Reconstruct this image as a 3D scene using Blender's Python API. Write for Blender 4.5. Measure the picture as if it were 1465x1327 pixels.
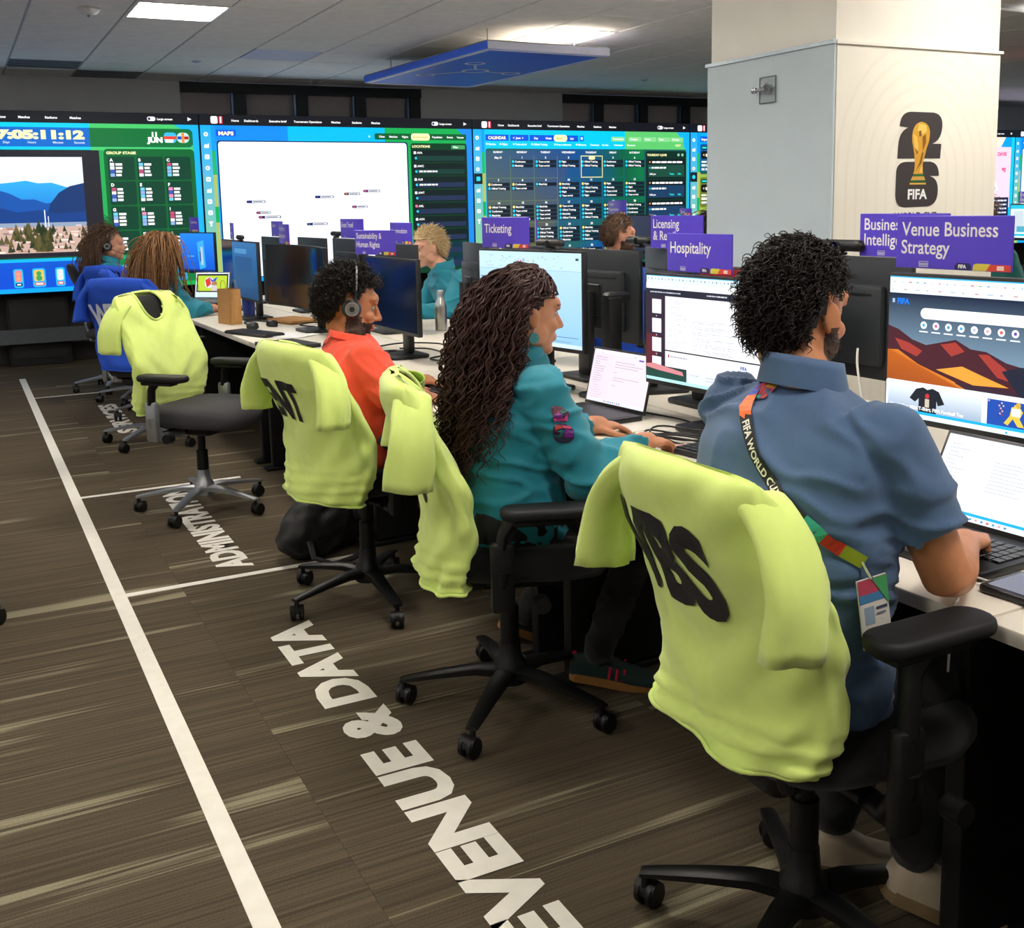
import bpy, bmesh, math, random
from math import sin, cos, pi, radians, sqrt
from mathutils import Vector, Matrix, noise
random.seed(7)
for _o in list(bpy.data.objects):
    bpy.data.objects.remove(_o, do_unlink=True)
SC = bpy.context.scene
COL = SC.collection
V = Vector

# ---------------------------------------------------------------- camera
EYE = V((0.0, 0.0, 1.45))
_p, _r, _y = radians(8.42), radians(-1.194), radians(27.23)
_f = V((sin(_y)*cos(_p), cos(_y)*cos(_p), -sin(_p)))
_rt = V((cos(_y), -sin(_y), 0)); _up = _rt.cross(_f)
_rt2 = cos(_r)*_rt + sin(_r)*_up; _up2 = -sin(_r)*_rt + cos(_r)*_up
cam_d = bpy.data.cameras.new('camera'); cam = bpy.data.objects.new('camera', cam_d); COL.objects.link(cam)
_m = Matrix((_rt2, _up2, -_f)).transposed().to_4x4(); _m.translation = EYE
cam.matrix_world = _m
cam_d.sensor_fit = 'HORIZONTAL'; cam_d.sensor_width = 36.0
cam_d.lens = 1536.5/1465*36.0
cam_d.shift_y = (521.6-663.5)/1465
cam_d.clip_start = 0.05; cam_d.clip_end = 100
SC.camera = cam

# ---------------------------------------------------------------- world, exposure
world = bpy.data.worlds.new('world'); SC.world = world; world.use_nodes = True
world.node_tree.nodes['Background'].inputs[0].default_value = (0.5, 0.6, 0.8, 1)
world.node_tree.nodes['Background'].inputs[1].default_value = 0.10
SC.view_settings.view_transform = 'Standard'
SC.view_settings.look = 'None'
SC.view_settings.gamma = 1.0
SC.view_settings.use_curve_mapping = False
SC.view_settings.exposure = 0.0
LAMP = 34.0          # strength of the ceiling light diffusers
SCREEN = 1.25         # strength of screens

# ---------------------------------------------------------------- colours and materials
def lin(c):
    if isinstance(c, str):
        c = c.lstrip('#'); c = [int(c[i:i+2], 16)/255 for i in (0, 2, 4)]
    return tuple((x/12.92 if x <= 0.04045 else ((x+0.055)/1.055)**2.4) for x in c[:3]) + (1.0,)
_mats = {}
def mat(name, col, rough=0.6, metal=0.0, var=0.08, vscale=30.0, bump=0.0, bscale=200.0, spec=0.5, coat=0.0, sheen=0.0, sss=0.0, alpha=1.0, trans=0.0):
    if name in _mats: return _mats[name]
    m = bpy.data.materials.new(name); m.use_nodes = True
    nt = m.node_tree; b = nt.nodes['Principled BSDF']
    c = lin(col)
    tc = nt.nodes.new('ShaderNodeTexCoord')
    n = nt.nodes.new('ShaderNodeTexNoise'); n.inputs['Scale'].default_value = vscale; n.inputs['Detail'].default_value = 4
    nt.links.new(tc.outputs['Object'], n.inputs['Vector'])
    r = nt.nodes.new('ShaderNodeValToRGB')
    r.color_ramp.elements[0].position = 0.3; r.color_ramp.elements[1].position = 0.7
    r.color_ramp.elements[0].color = tuple(x*(1-var) for x in c[:3]) + (1,)
    r.color_ramp.elements[1].color = tuple(min(1, x*(1+var)) for x in c[:3]) + (1,)
    nt.links.new(n.outputs['Fac'], r.inputs['Fac']); nt.links.new(r.outputs['Color'], b.inputs['Base Color'])
    b.inputs['Roughness'].default_value = rough; b.inputs['Metallic'].default_value = metal
    b.inputs['Specular IOR Level'].default_value = spec
    if coat: b.inputs['Coat Weight'].default_value = coat
    if sheen: b.inputs['Sheen Weight'].default_value = sheen
    if sss:
        b.inputs['Subsurface Weight'].default_value = sss; b.inputs['Subsurface Radius'].default_value = (0.012, 0.005, 0.003)
    if trans: b.inputs['Transmission Weight'].default_value = trans
    if alpha < 1: b.inputs['Alpha'].default_value = alpha
    if bump:
        n2 = nt.nodes.new('ShaderNodeTexNoise'); n2.inputs['Scale'].default_value = bscale; n2.inputs['Detail'].default_value = 3
        nt.links.new(tc.outputs['Object'], n2.inputs['Vector'])
        bp = nt.nodes.new('ShaderNodeBump'); bp.inputs['Strength'].default_value = bump; bp.inputs['Distance'].default_value = 0.01
        nt.links.new(n2.outputs['Fac'], bp.inputs['Height']); nt.links.new(bp.outputs['Normal'], b.inputs['Normal'])
    _mats[name] = m
    return m
def emis(name, col, strength):
    if name in _mats: return _mats[name]
    m = bpy.data.materials.new(name); m.use_nodes = True
    b = m.node_tree.nodes['Principled BSDF']; b.inputs['Base Color'].default_value = (0.8, 0.8, 0.8, 1)
    b.inputs['Emission Color'].default_value = lin(col); b.inputs['Emission Strength'].default_value = strength
    _mats[name] = m; return m
def attr_mat(name, glow, rough=0.5):
    if name in _mats: return _mats[name]
    m = bpy.data.materials.new(name); m.use_nodes = True
    nt = m.node_tree; b = nt.nodes['Principled BSDF']
    a = nt.nodes.new('ShaderNodeAttribute'); a.attribute_name = 'col'
    b.inputs['Roughness'].default_value = rough
    if glow:
        b.inputs['Base Color'].default_value = (0.01, 0.01, 0.012, 1)
        b.inputs['Specular IOR Level'].default_value = 0.25
        nt.links.new(a.outputs['Color'], b.inputs['Emission Color']); b.inputs['Emission Strength'].default_value = glow
    else:
        nt.links.new(a.outputs['Color'], b.inputs['Base Color'])
    _mats[name] = m; return m

# ---------------------------------------------------------------- mesh builder
class MB:
    def __init__(s): s.v = []; s.f = []; s.m = []
    def add(s, verts, faces, mi=0, M=None):
        o = len(s.v)
        s.v += [tuple(M @ V(p)) if M is not None else tuple(p) for p in verts]
        s.f += [tuple(i+o for i in f) for f in faces]; s.m += [mi]*len(faces)
    def loft(s, rings, mi=0, cap=True, closed=False, M=None):
        n = len(rings[0]); vs = [p for r in rings for p in r]; fs = []
        k = len(rings)
        for i in range(k if closed else k-1):
            a = i*n; b = ((i+1) % k)*n
            for j in range(n):
                j2 = (j+1) % n
                fs.append((a+j, a+j2, b+j2, b+j))
        if cap and not closed:
            fs.append(tuple(range(n-1, -1, -1))); fs.append(tuple(range((k-1)*n, k*n)))
        s.add(vs, fs, mi, M)
    def tube(s, pts, rad, n=8, mi=0, cap=True, round_=False, flat=1.0, up=None, M=None):
        pts = [V(p) for p in pts]
        if not hasattr(rad, '__len__'): rad = [rad]*len(pts)
        rad = list(rad)
        if round_:
            d0 = (pts[0]-pts[1]).normalized(); d1 = (pts[-1]-pts[-2]).normalized()
            a = [(pts[0]+d0*rad[0]*sin(t), rad[0]*cos(t)) for t in (1.45, 1.1, 0.7, 0.35)]
            b = [(pts[-1]+d1*rad[-1]*sin(t), rad[-1]*cos(t)) for t in (0.35, 0.7, 1.1, 1.45)]
            pts = [x[0] for x in a]+pts+[x[0] for x in b]; rad = [x[1] for x in a]+rad+[x[1] for x in b]
        rings = []; t0 = (pts[1]-pts[0]).normalized()
        nrm = V(up) if up is not None else (V((0, 0, 1)) if abs(t0.z) < 0.9 else V((1, 0, 0)))
        for i, p in enumerate(pts):
            t = (pts[min(i+1, len(pts)-1)]-pts[max(i-1, 0)])
            if t.length < 1e-9: t = t0
            t = t.normalized()
            nrm = (nrm-t*nrm.dot(t))
            if nrm.length < 1e-6: nrm = t.orthogonal()
            nrm.normalize(); bi = t.cross(nrm)
            rings.append([p+(bi*cos(2*pi*j/n)+nrm*sin(2*pi*j/n)*flat)*rad[i] for j in range(n)])
        s.loft(rings, mi, cap, M=M)
    def cyl(s, p0, p1, r0, r1=None, n=16, mi=0, M=None): s.tube([p0, p1], [r0, r0 if r1 is None else r1], n, mi, M=M)
    def lathe(s, prof, n=20, mi=0, M=None, c=(0, 0, 0)):
        rings = [[(c[0]+r*cos(2*pi*j/n), c[1]+r*sin(2*pi*j/n), c[2]+z) for j in range(n)] for r, z in prof]
        s.loft(rings, mi, True, M=M)
    def ell(s, c, r, n=16, k=10, mi=0, M=None, R=None):
        rings = []
        for i in range(1, k):
            ph = -pi/2+pi*i/k
            ring = []
            for j in range(n):
                p = V((r[0]*cos(ph)*cos(2*pi*j/n), r[1]*cos(ph)*sin(2*pi*j/n), r[2]*sin(ph)))
                if R is not None: p = R @ p
                ring.append(V(c)+p)
            rings.append(ring)
        s.loft(rings, mi, True, M=M)
    def box(s, c, size, mi=0, M=None, rz=0):
        x, y, z = size[0]/2, size[1]/2, size[2]/2; R = Matrix.Rotation(rz, 3, 'Z')
        vs = [V(c)+R @ V((a*x, b*y, d*z)) for d in (-1, 1) for a, b in ((-1, -1), (1, -1), (1, 1), (-1, 1))]
        s.add(vs, [(3, 2, 1, 0), (4, 5, 6, 7), (0, 1, 5, 4), (1, 2, 6, 5), (2, 3, 7, 6), (3, 0, 4, 7)], mi, M)
    def rbox(s, c, size, r=0.01, rc=None, seg=3, mi=0, M=None, rz=0):
        # box with rounded edges: r = edge rounding, rc = plan corner radius
        x, y, z = size[0]/2, size[1]/2, size[2]/2
        r = min(r, z*0.999, x*0.999, y*0.999); rc = r if rc is None else min(rc, x*0.999, y*0.999)
        R = Matrix.Rotation(rz, 3, 'Z'); cs = max(2, seg+(2 if rc > r*2 else 0))
        def ring(ins, zz):
            out = []; q = max(rc-ins, 1e-4); hx, hy = x-ins, y-ins
            for (sx, sy, a0) in ((1, 1, 0), (-1, 1, pi/2), (-1, -1, pi), (1, -1, 1.5*pi)):
                for k in range(cs+1):
                    a = a0+pi/2*k/cs
                    out.append(V(c)+R @ V((sx*(hx-q)+q*cos(a), sy*(hy-q)+q*sin(a), zz)))
            return out
        rings = [ring(r*(1-sin(pi/2*k/seg)), -z+r*(1-cos(pi/2*k/seg))) for k in range(seg+1)]
        rings += [ring(r*(1-cos(pi/2*k/seg)), z-r*(1-sin(pi/2*k/seg))) for k in range(seg+1)]
        s.loft(rings, mi, True, M=M)
    def prism(s, poly, d, M, mi=0):
        # 2D outline extruded from local z=0 to z=d
        n = len(poly)
        vs = [(p[0], p[1], 0) for p in poly]+[(p[0], p[1], d) for p in poly]
        fs = [tuple(range(n-1, -1, -1)), tuple(range(n, 2*n))]+[(i, (i+1) % n, n+(i+1) % n, n+i) for i in range(n)]
        s.add(vs, fs, mi, M)
    def mesh(s, name):
        me = bpy.data.meshes.new(name); me.from_pydata(s.v, [], s.f); me.update()
        return me
    def build(s, name, mats, parent=None, smooth=40, loc=None):
        me = s.mesh(name)
        if not isinstance(mats, (list, tuple)): mats = [mats]
        for m in mats: me.materials.append(m)
        me.polygons.foreach_set('material_index', s.m)
        if smooth:
            me.polygons.foreach_set('use_smooth', [True]*len(me.polygons))
            if smooth < 180: me.set_sharp_from_angle(angle=radians(smooth))
        me.update()
        return link(name, me, parent, loc)
def link(name, me, parent=None, loc=None):
    o = bpy.data.objects.new(name, me); COL.objects.link(o)
    if parent is not None:
        o.parent = parent
        if parent.get('_abs'): o.matrix_parent_inverse = Matrix.Translation(-V(parent.location))
    if loc is not None: o.location = loc
    return o
def tag(o, label=None, cat=None, group=None, kind=None):
    if label: o['label'] = label
    if cat: o['category'] = cat
    if group: o['group'] = group
    if kind: o['kind'] = kind
    return o
def thing(name, label, cat, loc=(0, 0, 0), rz=0.0, group=None, absolute=False):
    # absolute: parts are modelled in world coordinates
    o = bpy.data.objects.new(name, None); COL.objects.link(o); o.empty_display_size = 0.05
    o.location = loc; o.rotation_euler = (0, 0, rz)
    if absolute: o['_abs'] = 1
    return tag(o, label, cat, group)
def copy_tree(o, parent=None):
    c = o.copy(); COL.objects.link(c)
    if parent is not None: c.parent = parent
    for ch in list(o.children): copy_tree(ch, c)
    return c
def Rz(a): return Matrix.Rotation(a, 4, 'Z')
def T(x, y=0, z=0): return Matrix.Translation(V((x, y, z)) if not isinstance(x, Vector) else x)
def frame(o, x, y):  # matrix with given origin and x,y axes
    x = V(x).normalized(); y = V(y).normalized(); z = x.cross(y).normalized()
    m = Matrix((x, y, z)).transposed().to_4x4(); m.translation = V(o); return m

# ---------------------------------------------------------------- text as triangles
_tc = {}
def text_tris(s, bold=0.0):
    k = (s, bold)
    if k in _tc: return _tc[k]
    cu = bpy.data.curves.new('txt', 'FONT'); cu.body = s; cu.size = 1.0; cu.resolution_u = 3; cu.offset = bold
    o = bpy.data.objects.new('txt', cu); COL.objects.link(o)
    dg = bpy.context.evaluated_depsgraph_get(); dg.update()
    me = bpy.data.meshes.new_from_object(o.evaluated_get(dg))
    vs = [(v.co.x, v.co.y) for v in me.vertices]; fs = [tuple(p.vertices) for p in me.polygons]
    bpy.data.objects.remove(o); bpy.data.curves.remove(cu); bpy.data.meshes.remove(me)
    if vs:
        x0 = min(v[0] for v in vs); x1 = max(v[0] for v in vs); y0 = min(v[1] for v in vs); y1 = max(v[1] for v in vs)
    else: x0 = x1 = y0 = y1 = 0
    _tc[k] = (vs, fs, (x0, x1, y0, y1)); return _tc[k]

def qpath(cmds, n=6):
    out = [cmds[0]]
    for c in cmds[1:]:
        if len(c) == 2: out.append(c)
        else:
            p0 = out[-1]; q = (c[0], c[1]); p1 = (c[2], c[3])
            for i in range(1, n+1):
                t = i/n
                out.append(((1-t)**2*p0[0]+2*t*(1-t)*q[0]+t*t*p1[0], (1-t)**2*p0[1]+2*t*(1-t)*q[1]+t*t*p1[1]))
    return out

class Art:
    """flat print on a plane: coloured polygons in layers; canvas W x H units, y downwards"""
    def __init__(s, W, H, bg=None):
        s.W = W; s.H = H; s.P = []; s.lay = 0
        if bg: s.rect(0, 0, W, H, bg)
    def poly(s, pts, col, step=True):
        if step: s.lay += 1
        if isinstance(col, tuple) and isinstance(col[0], str):      # vertical gradient
            a, b = lin(col[0]), lin(col[1]); y0 = min(p[1] for p in pts); y1 = max(p[1] for p in pts)
            cs = [tuple(a[k]+(b[k]-a[k])*(p[1]-y0)/(y1-y0) for k in range(4)) for p in pts]
        else:
            cs = [lin(c) for c in col] if isinstance(col, list) else [lin(col)]*len(pts)
        s.P.append((pts, cs, s.lay))
    def rect(s, x, y, w, h, col, step=True):
        if isinstance(col, tuple) and isinstance(col[0], str):      # vertical gradient
            col = [col[0], col[0], col[1], col[1]]
        s.poly([(x, y), (x+w, y), (x+w, y+h), (x, y+h)], col, step)
    def rrect(s, x, y, w, h, r, col, step=True):
        pts = []
        for cx, cy, a0 in ((x+w-r, y+r, -pi/2), (x+w-r, y+h-r, 0), (x+r, y+h-r, pi/2), (x+r, y+r, pi)):
            for k in range(5): a = a0+pi/2*k/4; pts.append((cx+r*cos(a), cy+r*sin(a)))
        s.poly(pts, col, step)
    def circ(s, x, y, r, col, n=16, step=True, ry=None):
        s.poly([(x+r*cos(2*pi*i/n), y+(ry or r)*sin(2*pi*i/n)) for i in range(n)], col, step)
    def line(s, x0, y0, x1, y1, w, col, step=True):
        dx, dy = x1-x0, y1-y0; l = sqrt(dx*dx+dy*dy) or 1; nx, ny = -dy/l*w/2, dx/l*w/2
        s.poly([(x0+nx, y0+ny), (x1+nx, y1+ny), (x1-nx, y1-ny), (x0-nx, y0-ny)], col, step)
    def text(s, t, x, y, h, col, bold=0.0, sx=1.0, align='l', step=True, shear=0.0):
        """h = cap height in units, (x,y) baseline"""
        if step: s.lay += 1
        vs, fs, bb = text_tris(t, bold); k = h/0.69
        ox = {'l': bb[0], 'c': (bb[0]+bb[1])/2, 'r': bb[1]}[align]
        c = lin(col)
        for f in fs:
            pts = [(x+(vs[i][0]-ox+shear*vs[i][1])*k*sx, y-vs[i][1]*k) for i in f]
            s.P.append((pts, [c]*len(pts), s.lay))
    def textw(s, t, x, y, h, w, col, bold=0.0, step=True):
        bb = text_tris(t, bold)[2]; s.text(t, x, y, h, col, bold, w/((bb[1]-bb[0])*h/0.69), 'l', step)
    def build(s, name, M, w, h, mt, parent=None, gap=0.0004, fn=None, clip=True):
        """M maps local (x right, y up, z out) of the top-left-origin panel of w x h metres; fn maps (x,y,z)->world"""
        vs, fs, cs = [], [], []
        for pts, cols, lay in s.P:
            if clip:
                pts = [(min(max(p[0], 0), s.W), min(max(p[1], 0), s.H)) for p in pts]
            o = len(vs); z = lay*gap
            for p in pts:
                q = (p[0]/s.W*w, -p[1]/s.H*h, z)
                vs.append(tuple(M @ V(q)) if fn is None else tuple(fn(q)))
            # keep faces pointing out
            a = sum(pts[i][0]*pts[(i+1) % len(pts)][1]-pts[(i+1) % len(pts)][0]*pts[i][1] for i in range(len(pts)))
            idx = list(range(o, o+len(pts)))
            if a > 0: idx.reverse(); cols = list(reversed(cols))
            fs.append(tuple(idx)); cs += cols
        me = bpy.data.meshes.new(name); me.from_pydata(vs, [], fs)
        at = me.color_attributes.new('col', 'FLOAT_COLOR', 'CORNER')
        at.data.foreach_set('color', [x for c in cs for x in c])
        me.materials.append(mt); me.update()
        return link(name, me, parent)

GLOW = attr_mat('screen_glow', SCREEN, 0.35)
PRINT = attr_mat('printed_ink', 0, 0.55)

def remesh(mb, voxel, smooth=4, disp=None, name='m'):
    o = bpy.data.objects.new('tmp', mb.mesh('tmp')); COL.objects.link(o)
    md = o.modifiers.new('r', 'REMESH'); md.mode = 'VOXEL'; md.voxel_size = voxel; md.use_smooth_shade = True
    if smooth:
        sm = o.modifiers.new('s', 'SMOOTH'); sm.factor = 0.5; sm.iterations = smooth
    dg = bpy.context.evaluated_depsgraph_get(); dg.update()
    me = bpy.data.meshes.new_from_object(o.evaluated_get(dg)); me.name = name
    old = o.data; bpy.data.objects.remove(o); bpy.data.meshes.remove(old)
    if disp:
        nr = [v.normal.copy() for v in me.vertices]
        for v, n in zip(me.vertices, nr): v.co = v.co+n*disp(v.co, n)
        me.update()
    me.polygons.foreach_set('use_smooth', [True]*len(me.polygons))
    return me
def build_me(me, name, m, parent):
    me.materials.clear(); me.materials.append(m); me.name = name
    return link(name, me, parent)
# ================================================================ SETTING
XL, XR, YF, YB, ZC = -3.6, 16.5, -3.0, 11.75, 2.796
def carpet_mat():
    m = bpy.data.materials.new('streaked_carpet'); m.use_nodes = True
    nt = m.node_tree; b = nt.nodes['Principled BSDF']; L = nt.links.new
    tc = nt.nodes.new('ShaderNodeTexCoord'); oi = nt.nodes.new('ShaderNodeObjectInfo')
    mul = nt.nodes.new('ShaderNodeMath'); mul.operation = 'MULTIPLY'; mul.inputs[1].default_value = 87.0
    L(oi.outputs['Random'], mul.inputs[0])
    cmb = nt.nodes.new('ShaderNodeCombineXYZ'); L(mul.outputs[0], cmb.inputs[1]); L(mul.outputs[0], cmb.inputs[0])
    add = nt.nodes.new('ShaderNodeVectorMath'); add.operation = 'ADD'; L(tc.outputs['Object'], add.inputs[0]); L(cmb.outputs[0], add.inputs[1])
    def nz(sx, sy, detail, dist=0.0):
        mp = nt.nodes.new('ShaderNodeMapping'); mp.inputs['Scale'].default_value = (sx, sy, 1); L(add.outputs[0], mp.inputs['Vector'])
        n = nt.nodes.new('ShaderNodeTexNoise'); n.inputs['Scale'].default_value = 1.0; n.inputs['Detail'].default_value = detail
        n.inputs['Distortion'].default_value = dist
        L(mp.outputs[0], n.inputs['Vector']); return n
    fine = nz(1.1, 95, 3); broad = nz(0.75, 9.5, 2); spk = nz(260, 260, 1); band = nz(0.35, 3.2, 1)
    r1 = nt.nodes.new('ShaderNodeValToRGB'); e = r1.color_ramp.elements
    e[0].position = 0.30; e[0].color = lin('#463e33'); e[1].position = 0.72; e[1].color = lin('#645a49')
    L(fine.outputs['Fac'], r1.inputs['Fac'])
    # pale bands: where broad noise is high, modulated by fine streaks
    s = nt.nodes.new('ShaderNodeMath'); s.operation = 'MULTIPLY_ADD'; s.inputs[1].default_value = 0.30; L(fine.outputs['Fac'], s.inputs[0]); L(broad.outputs['Fac'], s.inputs[2])
    r2 = nt.nodes.new('ShaderNodeValToRGB'); e = r2.color_ramp.elements; e[0].position = 0.755; e[0].color = (0, 0, 0, 1); e[1].position = 0.85; e[1].color = (1, 1, 1, 1)
    L(s.outputs[0], r2.inputs['Fac'])
    mx = nt.nodes.new('ShaderNodeMixRGB'); mx.inputs[2].default_value = lin('#9b947c'); L(r1.outputs['Color'], mx.inputs[1])
    sc = nt.nodes.new('ShaderNodeMath'); sc.operation = 'MULTIPLY'; sc.inputs[1].default_value = 0.8; L(r2.outputs['Color'], sc.inputs[0]); L(sc.outputs[0], mx.inputs[0])
    # soft tonal change from plank to plank
    mx2 = nt.nodes.new('ShaderNodeMixRGB'); mx2.blend_type = 'MULTIPLY'; mx2.inputs[0].default_value = 0.5
    r3 = nt.nodes.new('ShaderNodeValToRGB'); r3.color_ramp.elements[0].color = (0.62, 0.62, 0.60, 1); r3.color_ramp.elements[1].color = (1, 1, 1, 1)
    r3.color_ramp.elements[0].position = 0.4; r3.color_ramp.elements[1].position = 0.6
    L(spk.outputs['Fac'], r3.inputs['Fac']); L(mx.outputs[0], mx2.inputs[1]); L(r3.outputs['Color'], mx2.inputs[2])
    L(mx2.outputs[0], b.inputs['Base Color'])
    b.inputs['Roughness'].default_value = 0.95; b.inputs['Specular IOR Level'].default_value = 0.12
    bp = nt.nodes.new('ShaderNodeBump'); bp.inputs['Strength'].default_value = 0.35; bp.inputs['Distance'].default_value = 0.004
    L(fine.outputs['Fac'], bp.inputs['Height']); L(bp.outputs[0], b.inputs['Normal'])
    return m
CARPET = carpet_mat()
mb = MB(); mb.box(((XL+XR)/2, (YF+YB)/2, -0.055), (XR-XL, YB-YF, 0.10))
floor = tag(mb.build('floor', CARPET, smooth=0), kind='structure')
# carpet planks: 1 m x 0.25 m, pile running across
mb = MB(); mb.rbox((0, 0, -0.004), (0.9996, 0.2496, 0.008), 0.0008, seg=1)
pm = None
for i in range(6):
    for j in range(44):
        x = -2.32+i+0.5+0.0; y = 0.55+j*0.25
        if x > 2.7 and (y < 2.0 or y > 7.5): pass
        if pm is None:
            o = mb.build('carpet_plank', CARPET, floor, smooth=0); pm = o.data
        else: o = link('carpet_plank', pm, floor)
        o.location = (x, y, 0)

WALLM = mat('painted_wall', '#d3d6da', 0.85, var=0.03, vscale=6, bump=0.05)
def wall(name, c, s):
    mb = MB(); mb.box(c, s); return tag(mb.build(name, WALLM, smooth=0), kind='structure')
# back wall with two bands of windows
wb = MB()
W1 = (2.23, 4.93); W2 = (6.82, 10.9)
ZS = 1.2
def yb(x0, x1, z0, z1): wb.box(((x0+x1)/2, YB+0.10, (z0+z1)/2), (x1-x0, 0.2, z1-z0))
yb(XL, W1[0], 0, ZC+.05); yb(W1[1], W2[0], 0, ZC+.05); yb(W2[1], XR, 0, ZC+.05); yb(W1[0], W1[1], 0, ZS); yb(W2[0], W2[1], 0, ZS)
wback = tag(wb.build('wall_back', WALLM, smooth=0), kind='structure')
wall('wall_left', (XL-0.1, (YF+YB)/2, ZC/2), (0.2, YB-YF+0.4, ZC+0.1))
wall('wall_right', (XR+0.1, (YF+YB)/2, ZC/2), (0.2, YB-YF+0.4, ZC+0.1))
wall('wall_front', ((XL+XR)/2, YF-0.1, ZC/2), (XR-XL+.4, 0.2, ZC+0.1))
BLIND = mat('roller_blind_cloth', '#b3abad', 0.9, var=0.06, vscale=60, bump=0.1)
MULL = mat('window_frame_metal', '#272c31', 0.5, 0.3)
MULL2 = mat('window_edge_metal', '#6f8aa8', 0.35, 0.7)
def window(n, x0, x1, muls):
    w = thing('window_%d' % n, None, None, (0, 0, 0)); tag(w, kind='structure')
    m = MB(); m.box(((x0+x1)/2, YB+0.02, 2.745), (x1-x0, 0.10, 0.10)); m.build('head_frame', MULL, w, smooth=0)
    for a in muls:
        m = MB(); m.box((a, YB+0.03, (ZS+2.70)/2), (0.13, 0.08, 2.70-ZS)); m.build('mullion', MULL, w, smooth=0)
        m = MB(); m.box((a-0.078, YB+0.035, (ZS+2.70)/2), (0.022, 0.05, 2.70-ZS)); m.build('guide_rail', MULL2, w, smooth=0)
    ed = [x0]+list(muls)+[x1]
    for a, b in zip(ed, ed[1:]):
        m = MB(); m.box(((a+b)/2, YB+0.11, (ZS+2.70)/2), (b-a, 0.01, 2.70-ZS)); m.build('roller_blind', BLIND, w, smooth=0)
window(1, W1[0], W1[1], (2.85, 3.53, 4.20, 4.86))
window(2, W2[0], W2[1], (7.35, 8.02, 8.69, 9.36, 10.03, 10.7))

# ---- ceiling: slab, tiles in a 0.61 m grid, light panels, vents
TILE = mat('ceiling_tile', '#eeeff1', 0.9, var=0.05, vscale=9, bump=0.15, bscale=350)
GRID = mat('ceiling_grid_metal', '#9fa4ad', 0.6)
mb = MB(); mb.box(((XL+XR)/2, (YF+YB)/2, ZC+0.09), (XR-XL, YB-YF, 0.10))
ceiling = tag(mb.build('ceiling', TILE, smooth=0), kind='structure')
G = 0.6096; GX0, GY0 = 0.567, 7.43
lights = {(1+5*a, 5*b) for a in range(-1, 3) for b in (0,)} | {(1+5*a, b) for a in range(-1, 3) for b in (-4, -8, -12)}
vents = {(0, 5), (3, 3), (1, 6)}
mb = MB(); mb.rbox((0, 0, 0.011), (G-0.016, G-0.006, 0.022), 0.004, seg=1)
tm = None
for i in range(-2, 19):
    for j in range(-3, 7):
        if (i, j) in lights or (i, j) in vents: continue
        if tm is None: o = mb.build('ceiling_tile', TILE, ceiling, smooth=0); tm = o.data
        else: o = link('ceiling_tile', tm, ceiling)
        o.location = (GX0+(i+.5)*G, GY0+(j+.5)*G, ZC)
gm = None
for i in range(-2, 20):
    if gm is None:
        m = MB(); m.box((0, 0, 0), (0.014, 10*G, 0.012)); o = m.build('grid_rail', GRID, ceiling, smooth=0); gm = o.data
    else: o = link('grid_rail', gm, ceiling)
    o.location = (GX0+i*G, GY0+2*G, ZC+0.012)
DIFF = emis('light_diffuser', '#fff6ea', LAMP)
FRAME = mat('light_frame', '#d8d8d8', 0.4)
NEARL = {(1, 0): 'square ceiling light panel above the far desk row near the left screens', (6, 0): 'square ceiling light panel beside the hanging blue panel',}
lp = None
for (i, j) in sorted(lights):
    cx, cy = GX0+(i+.5)*G, GY0+(j+.5)*G
    lb = NEARL.get((i, j), 'square ceiling light panel out over the nearer desks')
    L = thing('ceiling_light', lb, 'light', (cx, cy, ZC), 0, 'ceiling light panels')
    if lp is None:
        m = MB()
        for sx in (-1, 1):
            m.box((sx*(G/2-0.012), 0, 0.005), (0.022, G, 0.02)); m.box((0, sx*(G/2-0.012), 0.005), (G, 0.022, 0.02))
        a = m.build('frame', FRAME, L, smooth=0)
        m = MB(); m.box((0, 0, 0.008), (G-0.04, G-0.04, 0.006)); b = m.build('diffuser', DIFF, L, smooth=0); lp = (a.data, b.data)
    else:
        link('frame', lp[0], L); link('diffuser', lp[1], L)
VENT = mat('vent_metal', '#5f6a76', 0.5, 0.2)
VENT2 = mat('vent_face', '#b7bfe2', 0.6)
vl = {(0, 5): 'slotted grey ceiling vent above the countdown screen', (3, 3): 'lilac grey ceiling vent panel over the map screen', (1, 6): 'dark ceiling vent next to the wall above the countdown screen'}
for (i, j) in sorted(vents):
    cx, cy = GX0+(i+.5)*G, GY0+(j+.5)*G
    L = thing('ceiling_vent', vl[(i, j)], 'vent', (cx, cy, ZC))
    m = MB(); m.box((0, 0, 0.02), (G-0.02, G-0.02, 0.01)); m.build('backing', VENT, L, smooth=0)
    for k in range(4):
        m = MB(); m.box((0, -G/2+(k+.5)*G/4, 0.006), (G-0.03, G/4-(0.004 if j == 3 else 0.03), 0.006)); m.build('louvre', VENT2 if j == 3 else VENT, L, smooth=0)
WHITEP = mat('white_plastic', '#d9dadc', 0.45)
def detector(x, y, r, lb):
    L = thing('smoke_detector' if r > .05 else 'sprinkler_cover', lb, 'detector' if r > .05 else 'sprinkler', (x, y, ZC))
    k = 1.0 if r > .05 else .3
    m = MB(); m.lathe([(r, 0.0), (r, -0.012*k), (r*.85, -0.02*k), (r*.7, -0.035*k), (r*.3, -0.045*k), (0.004, -0.046*k)], 24); m.build('housing', WHITEP if r > .05 else VENT2, L)
    m = MB(); m.lathe([(r*.18, -0.045*k), (r*.15, -0.056*k), (0.002, -0.058*k)], 12); m.build('lens', VENT, L)
detector(0.93, 7.8, 0.075, 'round white smoke detector on the ceiling at upper left')
detector(2.09, 10.15, 0.045, 'small round ceiling cover above the map screen')
detector(6.94, 10.15, 0.045, 'small round ceiling cover above the calendar screen')

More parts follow.
